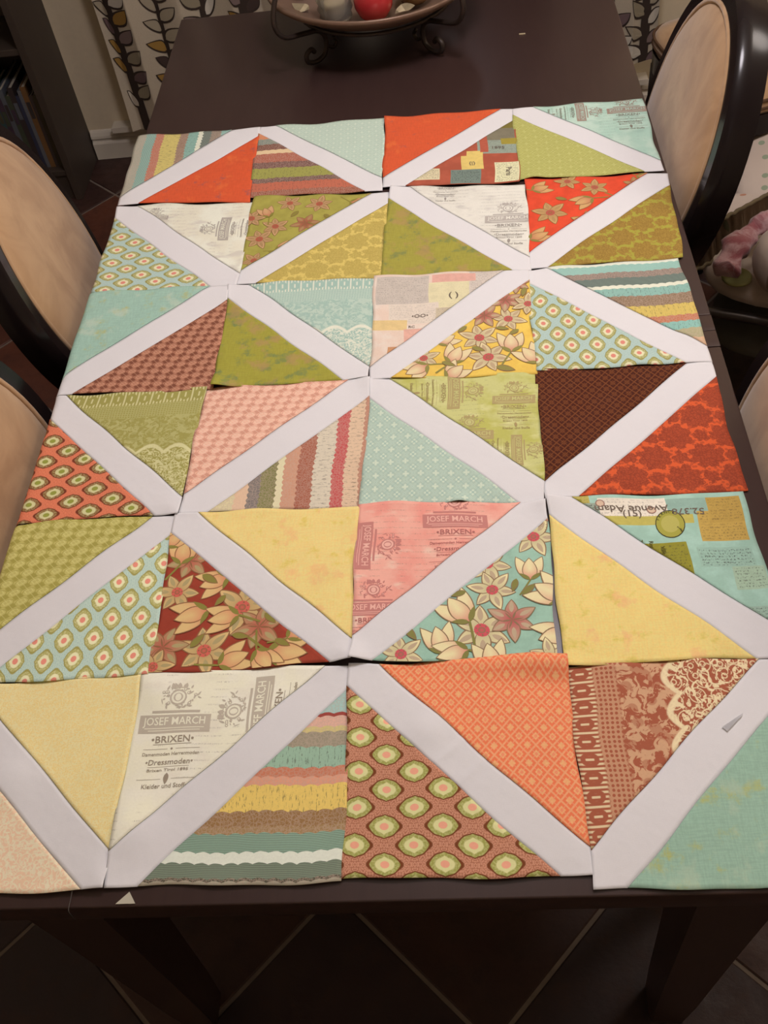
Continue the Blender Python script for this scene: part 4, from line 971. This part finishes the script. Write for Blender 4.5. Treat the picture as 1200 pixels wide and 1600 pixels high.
# row 6
X[6,1]=(damask('pale_yellow_damask_cotton',A(222,198,150,R6),A(216,188,126,R6),A(232,210,172,R6),0.45),
        lace('peach_lace_cotton',A(226,180,154,R6),A(212,152,128,R6),A(232,200,176,R6),0,0.0,0.10,0.9,0.9),None,None,'quilt block, pale yellow triangle above peach lace triangle, near left corner of table')
def top62(I): pass
X[6,2]=(cloudy('cream_crest_cotton',A(226,218,196,R6),A(222,212,190,R6),A(205,198,186,R6),9.0,20),
        border('teal_lace_border_cotton',((0,A(150,180,178,R6),2),(.052,A(142,66,60,R6),0),(.055,A(202,160,146,R6),2),(.066,A(190,175,120,R6),2),(.071,A(140,132,116,R6),2),(.087,A(140,168,150,R6),1),(.107,A(182,112,88,R6),2),(.116,A(200,142,120,R6),2),(.124,A(208,180,102,R6),1),(.149,A(136,104,68,R6),2),(.163,A(146,118,84,R6),2),(.169,A(132,160,144,R6),3),(.186,A(204,212,198,R6),0),(.196,A(118,132,116,R6),3),(.2095,A(84,80,68,R6),2),(.2125,A(162,156,140,R6),2)),0,0.0018,0.0135,0.0),
        letters((6,2),'A',[(.20,.14,0,1.0),(.47,.215,-H,1.0)],A(172,162,150,R6),A(140,128,115,R6),A(222,212,192,R6)),
        None,'quilt block, cream lettered triangle with grey crests above teal and mustard striped triangle, nearest row')
X[6,3]=(lattice('coral_lattice_cotton',A(218,112,78,R6),A(232,158,112,R6),A(226,142,112,R6),0,0.92),
        medallion('brown_medallion_cotton',A(182,130,108,R6),A(142,84,64,R6),A(106,58,34,R6),A(142,142,78,R6),A(196,192,142,R6),A(218,150,128,R6),0,1.0,0.013,0.006),None,None,'quilt block, coral lattice triangle above brown triangle with green and pink medallions, nearest row')
X[6,4]=(lace('brown_lace_cotton',A(148,82,62,R6),A(190,152,122,R6),A(214,194,160,R6),1,0.0,0.105,1.15,0.95),
        teal_grunge(7.0,R6) if False else grunge('deep_teal_cotton',A(132,160,146,R6),A(158,160,94,R6),A(156,174,156,R6),0.54,7.0),None,None,'quilt block, tan and brown lace triangle above deep teal triangle, near right corner')
for key in sorted(X):
    mA,mB,dA,dB,lab=X[key]
    q=BLK[key][0]; cx=sum(p[0] for p in q)/4; cy=sum(p[1] for p in q)/4
    root=thing('quilt_block',lab,'quilt block',(0,0,0),0,'quilt blocks laid out on the table')
    g=seams(key)
    short=lab.replace('quilt block, ','').split(' above ')
    a=patch(key,g['A'],mA,root,(short[0] if 'triangle' in short[0] else short[0]+' triangle'))
    b_=patch(key,g['B'],mB,root,short[1].split(', ')[0].split(' with ')[0] if False else short[1].split(',')[0])
    strip(key,root)
    if dA: dA(a)
    if dB: dB(b_)
    # put the empty at the block's centre on the table without moving the cloth
    root.location=(cx,cy,TZ)
    for ch in (a,b_,root.children[-1] if root.children else None): pass
    for ch in root.children: ch.location=(-cx,-cy,-TZ)
# little turned-up seam tag on the near right block, loose thread and fabric scrap
bm=bmesh.new(); P=[surf((6,4),.655,.330,.0012),surf((6,4),.755,.265,.0012),surf((6,4),.748,.280,.0018),surf((6,4),.675,.350,.0020)]
vsq=[bm.verts.new(p) for p in P]; bm.faces.new(vsq); bmesh.ops.solidify(bm,geom=bm.faces[:],thickness=0.0003)
tag(bm_obj('thread_tag',bm,white_cotton()),'small white fabric sliver lying on the white strip beside the brown lace triangle','fabric scrap')
bm=bmesh.new(); tp=[(-0.2045,-0.0195),(-0.186,-0.0190),(-0.1935,-0.0085)]; lo=[bm.verts.new((x,y,TZ+.0004)) for x,y in tp]; hi=[bm.verts.new((x,y,TZ+.0012)) for x,y in tp]
bm.faces.new(hi); bm.faces.new(lo[::-1])
for k in range(3): bm.faces.new((lo[k],lo[(k+1)%3],hi[(k+1)%3],hi[k]))
tag(bm_obj('fabric_scrap',bm,plain('scrap_cotton',A(165,158,145,R6),0.9,0.2)),'tiny grey triangular fabric scrap at the near table edge','fabric scrap')
bm=bmesh.new(); tube(bm,smoothpath([(-0.2470,-0.0080,TZ+.0045),(-0.2475,-0.0150,TZ+.0022),(-0.2478,-0.0235,TZ+.0012),(-0.2478,-0.0262,TZ-.002),(-0.2482,-0.0268,TZ-.012),(-0.2484,-0.0270,TZ-.022)]),0.00035,6)
tag(bm_obj('loose_thread',bm,plain('thread_grey',(0.12,0.11,0.10),0.9,0.2)),'loose grey thread hanging over the near table edge','thread')
# ------------------------------------------------------------------ fruit bowl on scrolled iron stand
BX,BY=-0.03,1.655
iron=plain('wrought_iron',(0.045,0.032,0.026),0.45,0.5,0.5,60,0.1)
bowl=thing('fruit_bowl','wide shallow bronze bowl on scrolled iron legs at the far end of the table','bowl',(BX,BY,TZ))
bm=bmesh.new(); lathe(bm,[(0,.066),(.07,.067),(.12,.074),(.168,.092),(.195,.110),(.202,.113),(.205,.111),(.204,.105),(.193,.096),(.150,.071),(.10,.057),(.085,.050),(.082,.040),(0,.040)],64)
bm_obj('dish',bm,plain('bronze',(0.20,0.125,0.085),0.38,0.5,0.35,26,0.12),bowl,True)
for k in range(4):
    a=PI/4+k*PI/2; pr=[(.198,.165),(.226,.148),(.240,.105),(.222,.076),(.180,.066),(.145,.058),(.130,.040),(.135,.014),(.158,.0055),(.178,.012),(.180,.026),(.168,.032),(.160,.024)]
    bm=bmesh.new(); tube(bm,smoothpath([(r*math.cos(a),r*math.sin(a),z) for r,z in pr],5),.0048,8); bm_obj('leg',bm,iron,bowl,True)
    pr=[(.131,.026),(.115,.016),(.105,.024),(.112,.034)]
    bm=bmesh.new(); tube(bm,smoothpath([(r*math.cos(a),r*math.sin(a),z) for r,z in pr],5),.0036,8); bm_obj('scroll',bm,iron,bowl,True)
bm=bmesh.new(); tube(bm,[(.149*math.cos(2*PI*k/48),.149*math.sin(2*PI*k/48),.064) for k in range(48)],.004,8,True); bm_obj('stand_ring',bm,iron,bowl,True)
def fruit(name,label,loc,R,prof,m_,stemm=None,cat='fruit',tilt=0.0):
    o=thing(name,label,cat,loc,0); o.rotation_euler=(tilt,tilt*.6,0)
    bm=bmesh.new(); lathe(bm,[(r*R,z*R) for r,z in prof],32); bm_obj('flesh' if cat=='fruit' else 'body',bm,m_,o,True)
    if stemm: bm=bmesh.new(); z=prof[-1][1]*R; tube(bm,[(0,0,z-.001),(.001,0,z+.008),(.004,0,z+.015)],[.0018,.0013,.0018],6); bm_obj('stem',bm,stemm,o,True)
    return o
apple=[(0,.10),(.25,.02),(.5,.04),(.78,.25),(.97,.65),(1.0,1.0),(.93,1.35),(.72,1.62),(.42,1.72),(.18,1.62),(0,1.48)]
pear=[(0,.06),(.35,0),(.75,.2),(1.0,.7),(.95,1.15),(.70,1.6),(.48,1.95),(.40,2.3),(.28,2.5),(.08,2.52),(0,2.46)]
ball=[(math.sin(PI*k/16),1-math.cos(PI*k/16)) for k in range(17)]
ab=NB('apple_skin',0.22,0.6); _v=ab.obj(); AP=ab.done(ab.mix(ab.ss(ab.noise(_v,14,4),0.4,0.7),(0.42,0.022,0.028),(0.50,0.05,0.04)))
stm=plain('stem_brown',(0.06,0.035,0.02),0.8)
fruit('apple','shiny red apple in the middle of the bronze bowl',(BX+.005,BY-.105,TZ+.0745),.036,apple,AP,stm,tilt=.1)
gold=plain('golden_glaze',(0.28,0.17,0.07),0.2,0.6,0.3,20,0.15)
fruit('pear','golden brown glazed pear lying right of the red apple in the bowl',(BX+.085,BY-.075,TZ+.078),.034,pear,gold,stm,tilt=-.25)
fruit('pear','olive green pear behind the red apple in the bowl',(BX+.03,BY+.03,TZ+.072),.034,pear,plain('pear_skin',(0.20,0.19,0.06),0.4,0.5,0,20,0.1),stm,tilt=.2)
fruit('decorative_ball','dull brown woven ball at the right rim of the bowl',(BX+.145,BY-.02,TZ+.090),.026,ball,plain('woven_brown',(0.10,0.06,0.035),0.7,0.3,0,90,0.3,0.4),None,'ornament')
gl=NB('ribbed_glass',0.08,0.5); gl.b.inputs['Transmission Weight'].default_value=0.85; gl.b.inputs['IOR'].default_value=1.45; GL=gl.done((0.80,0.80,0.72))
gj=thing('glass_votive','small ribbed clear glass jar left of the red apple in the bowl','jar',(BX-.065,BY-.10,TZ+.075))
bm=bmesh.new(); lathe(bm,[(0,0),(.026,.0),(.031,.006),(.029,.014),(.033,.022),(.030,.030),(.034,.038),(.031,.047),(.034,.056),(.031,.056),(.028,.045),(.028,.012),(.022,.006),(0,.006)],40); bm_obj('body',bm,GL,gj,True)
bm=bmesh.new(); lathe(bm,[(0,.007),(.020,.007),(.021,.030),(.018,.032),(0,.031)],24); bm_obj('candle',bm,plain('candle_wax',(0.35,0.28,0.17),0.6),gj,True)
rl=random.Random(9); lm=plain('dried_leaf',(0.45,0.38,0.24),0.8,0.2,0,60,0.15); lab=['pale dried leaf at the far left rim of the bowl','pale dried leaf beside the glass jar in the bowl','pale dried leaf between the red apple and golden pear','small pale dried leaf at the right rim of the bowl']
for i,(x_,y_,z_,r_) in enumerate(((-.150,-.035,.083,.6),(-.115,-.085,.077,2.6),(.045,-.12,.070,.4),(.135,-.075,.082,1.2))):
    bm=bmesh.new(); P=petal(0,0,r_,.04,.011,7); vv=[bm.verts.new((p[0],p[1],.004*math.sin(p[0]*80)+.003*abs(p[1])/.01)) for p in P]; f=bm.faces.new(vv); bmesh.ops.solidify(bm,geom=[f],thickness=.001)
    o=bm_obj('dried_leaf',bm,lm); o.location=(BX+x_,BY+y_,TZ+z_+.014); tag(o,lab[i],'leaf','dried leaves in the bowl')
bm=bmesh.new(); box(bm,-.006,-.002,0,.006,.002,.0015,.0005); o=bm_obj('crumb',bm,lm); o.location=(.2485,1.592,TZ); tag(o,'small pale crumb on the bare tabletop near its far right','crumb')
# ------------------------------------------------------------------ baby seat behind the right-hand chairs
nb=NB('nursery_print',0.9,0.2,0.2); x_,y_=None,None; _o=nb.obj(); _sx=nb.n.new('ShaderNodeSeparateXYZ'); nb.l.new(_o,_sx.inputs[0])
_xy=nb.vec(V(nb,_sx.outputs[0]),V(nb,_sx.outputs[1])); _d=nb.voro(_xy,21,'F1',0.9); _cc=nb.voro(_xy,21,'F1',0.9,'Color'); _sp=nb.n.new('ShaderNodeSeparateColor'); nb.l.new(_cc.o,_sp.inputs[0]); _r=V(nb,_sp.outputs[0]); _g=V(nb,_sp.outputs[1])
_base=nb.mix(nb.noise(_o,9,3),(0.50,0.41,0.35),(0.58,0.50,0.43))
_dc=nb.ramp(_r,[(0,(0.24,0.13,0.06)),(.35,(0.22,0.30,0.20)),(.75,(0.42,0.16,0.08)),(.8,(0.36,0.35,0.13))])
_dot=nb.ss(_d,0.16,0.13)*(_g>0.35)
NURS=nb.done(nb.mix(_dot*0.85,_base,_dc),nb.noise(_o,14,3),0.5,0.012)
def pillow(bm,cx,cy,cz,sx,sy,sz,rot=None,e=.55,n=28,m=12):
    rg=[]
    for i in range(m+1):
        ph=-PI/2+PI*i/m; cp=abs(math.cos(ph))**.5; sp=math.sin(ph); sp=abs(sp)**.9*(1 if sp>0 else -1)
        ring=[]
        for k in range(n):
            a=2*PI*k/n; ca,sa=math.cos(a),math.sin(a); p=Vector((sx*cp*abs(ca)**e*(1 if ca>0 else -1),sy*cp*abs(sa)**e*(1 if sa>0 else -1),sz*sp))
            if rot is not None: p=rot@p
            ring.append(bm.verts.new(p+Vector((cx,cy,cz))))
        rg.append(ring)
    for a,b in zip(rg,rg[1:]):
        for k in range(n): bm.faces.new((a[k],a[(k+1)%n],b[(k+1)%n],b[k]))
    bmesh.ops.remove_doubles(bm,verts=bm.verts[:],dist=1e-5)
bs=thing('baby_seat','padded baby seat in dotted cream cotton on the floor behind the right chairs','baby seat',(.92,1.50,0),-0.20)
mt=plain('seat_metal',(0.10,0.09,0.085),0.35,0.5,0.7)
bm=bmesh.new(); pillow(bm,0,-.02,.30,.285,.20,.045); bm_obj('seat_pad',bm,NURS,bs,True)
bm=bmesh.new(); pillow(bm,.02,.225,.335,.245,.19,.035,Matrix.Rotation(.22,3,'X')); bm_obj('backrest_pad',bm,NURS,bs,True)
# gathered fabric band across the seat, sides rising
bandm=NB('band_fabric',0.9,0.2); _o=bandm.obj(); _n=bandm.noise(_o,30,3); _d=bandm.voro(_o,14,'F1',0.9); BAND=bandm.done(bandm.mix(bandm.ss(_d,0.12,0.09)*0.7,bandm.mix(_n,(0.33,0.235,0.16),(0.40,0.30,0.20)),(0.10,0.14,0.08)),_n,0.3,0.006)
bm=bmesh.new(); n=60; A_=[];B_=[]
for i in range(n+1):
    f=i/n; wx=.578+.36*f-.92; wy=1.447+.26*f-1.50; x=wx*.980-wy*.199; y=wx*.199+wy*.980; wv=.004*math.sin(i*1.9)*(1 if f<.35 else .3)
    A_.append((x,y+wv,.372)); B_.append((x+.012,y-.045+wv,.322))
vs=[bm.verts.new(p) for p in A_]; ws=[bm.verts.new(p) for p in B_]; fsn=[]
for i in range(n): fsn.append(bm.faces.new((vs[i],vs[i+1],ws[i+1],ws[i])))
bmesh.ops.solidify(bm,geom=fsn,thickness=.008); bm_obj('seat_band',bm,BAND,bs,True)
bm=bmesh.new(); tube(bm,[Vector(p)+Vector((0,0,.003)) for p in A_],.0045,8); tube(bm,[Vector(p)+Vector((0,0,-.003)) for p in B_],.0045,8); bm_obj('band_piping',bm,plain('olive_piping',(0.12,0.09,0.045),0.8),bs,True)
bm=bmesh.new(); tube(bm,smoothpath([(-.30,-.20,.262),(-.305,0,.262),(-.30,.18,.268),(-.235,.35,.30),(.02,.40,.325),(.28,.35,.30),(.315,.18,.268),(.315,-.20,.262),(0,-.235,.262),(-.30,-.20,.262)],6)[:-1],.011,10,True); bm_obj('seat_frame',bm,mt,bs,True)
for s in (-1,1):
    bm=bmesh.new(); tube(bm,smoothpath([(s*.30,.17,.262),(s*.31,.10,.15),(s*.31,-.20,.02),(s*.31,-.26,.012)],6),.011,10); bm_obj('leg',bm,mt,bs,True)
    bm=bmesh.new(); tube(bm,smoothpath([(s*.30,-.10,.255),(s*.31,.05,.15),(s*.31,.34,.02),(s*.31,.42,.012)],6),.011,10); bm_obj('leg',bm,mt,bs,True)
gp=plain('leaf_applique',(0.33,0.32,0.13),0.9,0.1)
bm=bmesh.new(); lathe(bm,[(0,.0),(.030,.0),(.030,.004),(.026,.006),(0,.006)],20,(-.215,-.185,.336)); bm_obj('leaf_patch',bm,gp,bs,True)
bm=bmesh.new(); pillow(bm,0,-.08,.15,.24,.13,.03); bm_obj('storage_pouch',bm,plain('grey_green_cloth',(0.10,0.09,0.07),0.9),bs,True)
bo=thing('round_cushion','plump round cream cushion leaning on the baby seat at the right edge','cushion',(.790,1.318,.408))
bm=bmesh.new(); pillow(bm,0,0,0,.105,.090,.058,Matrix.Rotation(-.1,3,'Y'),.9); bm_obj('cover',bm,NURS,bo,True)
pk=NB('pink_fleece',0.95,0.1,0.4); _o=pk.obj(); PINK=pk.done(pk.mix(pk.ss(pk.noise(_o,22,4,.6,1.0),.42,.62),(0.30,0.10,0.12),(0.48,0.30,0.32)),pk.noise(_o,60,3),.5,.006)
bm=bmesh.new(); path=smoothpath([(.640,1.322,.385),(.656,1.37,.395),(.69,1.408,.400),(.72,1.438,.402),(.78,1.495,.405),(.86,1.565,.41),(.95,1.60,.41)],6); rad=[.020+.005*math.sin(i*1.1)+(.006 if i<12 else 0) for i in range(len(path))]
tube(bm,path,rad,14,False,.7)
for v in bm.verts: v.co+=Vector((noise.noise(v.co*30),noise.noise(v.co*30+Vector((5,0,0))),noise.noise(v.co*30+Vector((0,7,0)))))*.014
tag(bm_obj('pink_blanket',bm,PINK,None,True),'crumpled pink fleece blanket lying across the baby seat','blanket')
bm=bmesh.new(); box(bm,-.07,-.05,0,.07,.05,.34,.02,3); o=bm_obj('storage_bin',bm,plain('pale_bin',(0.42,0.33,0.28),0.7)); o.location=(1.33,2.50,0)
tag(o,'pale upright storage bin behind the spare chair at the wall','bin')
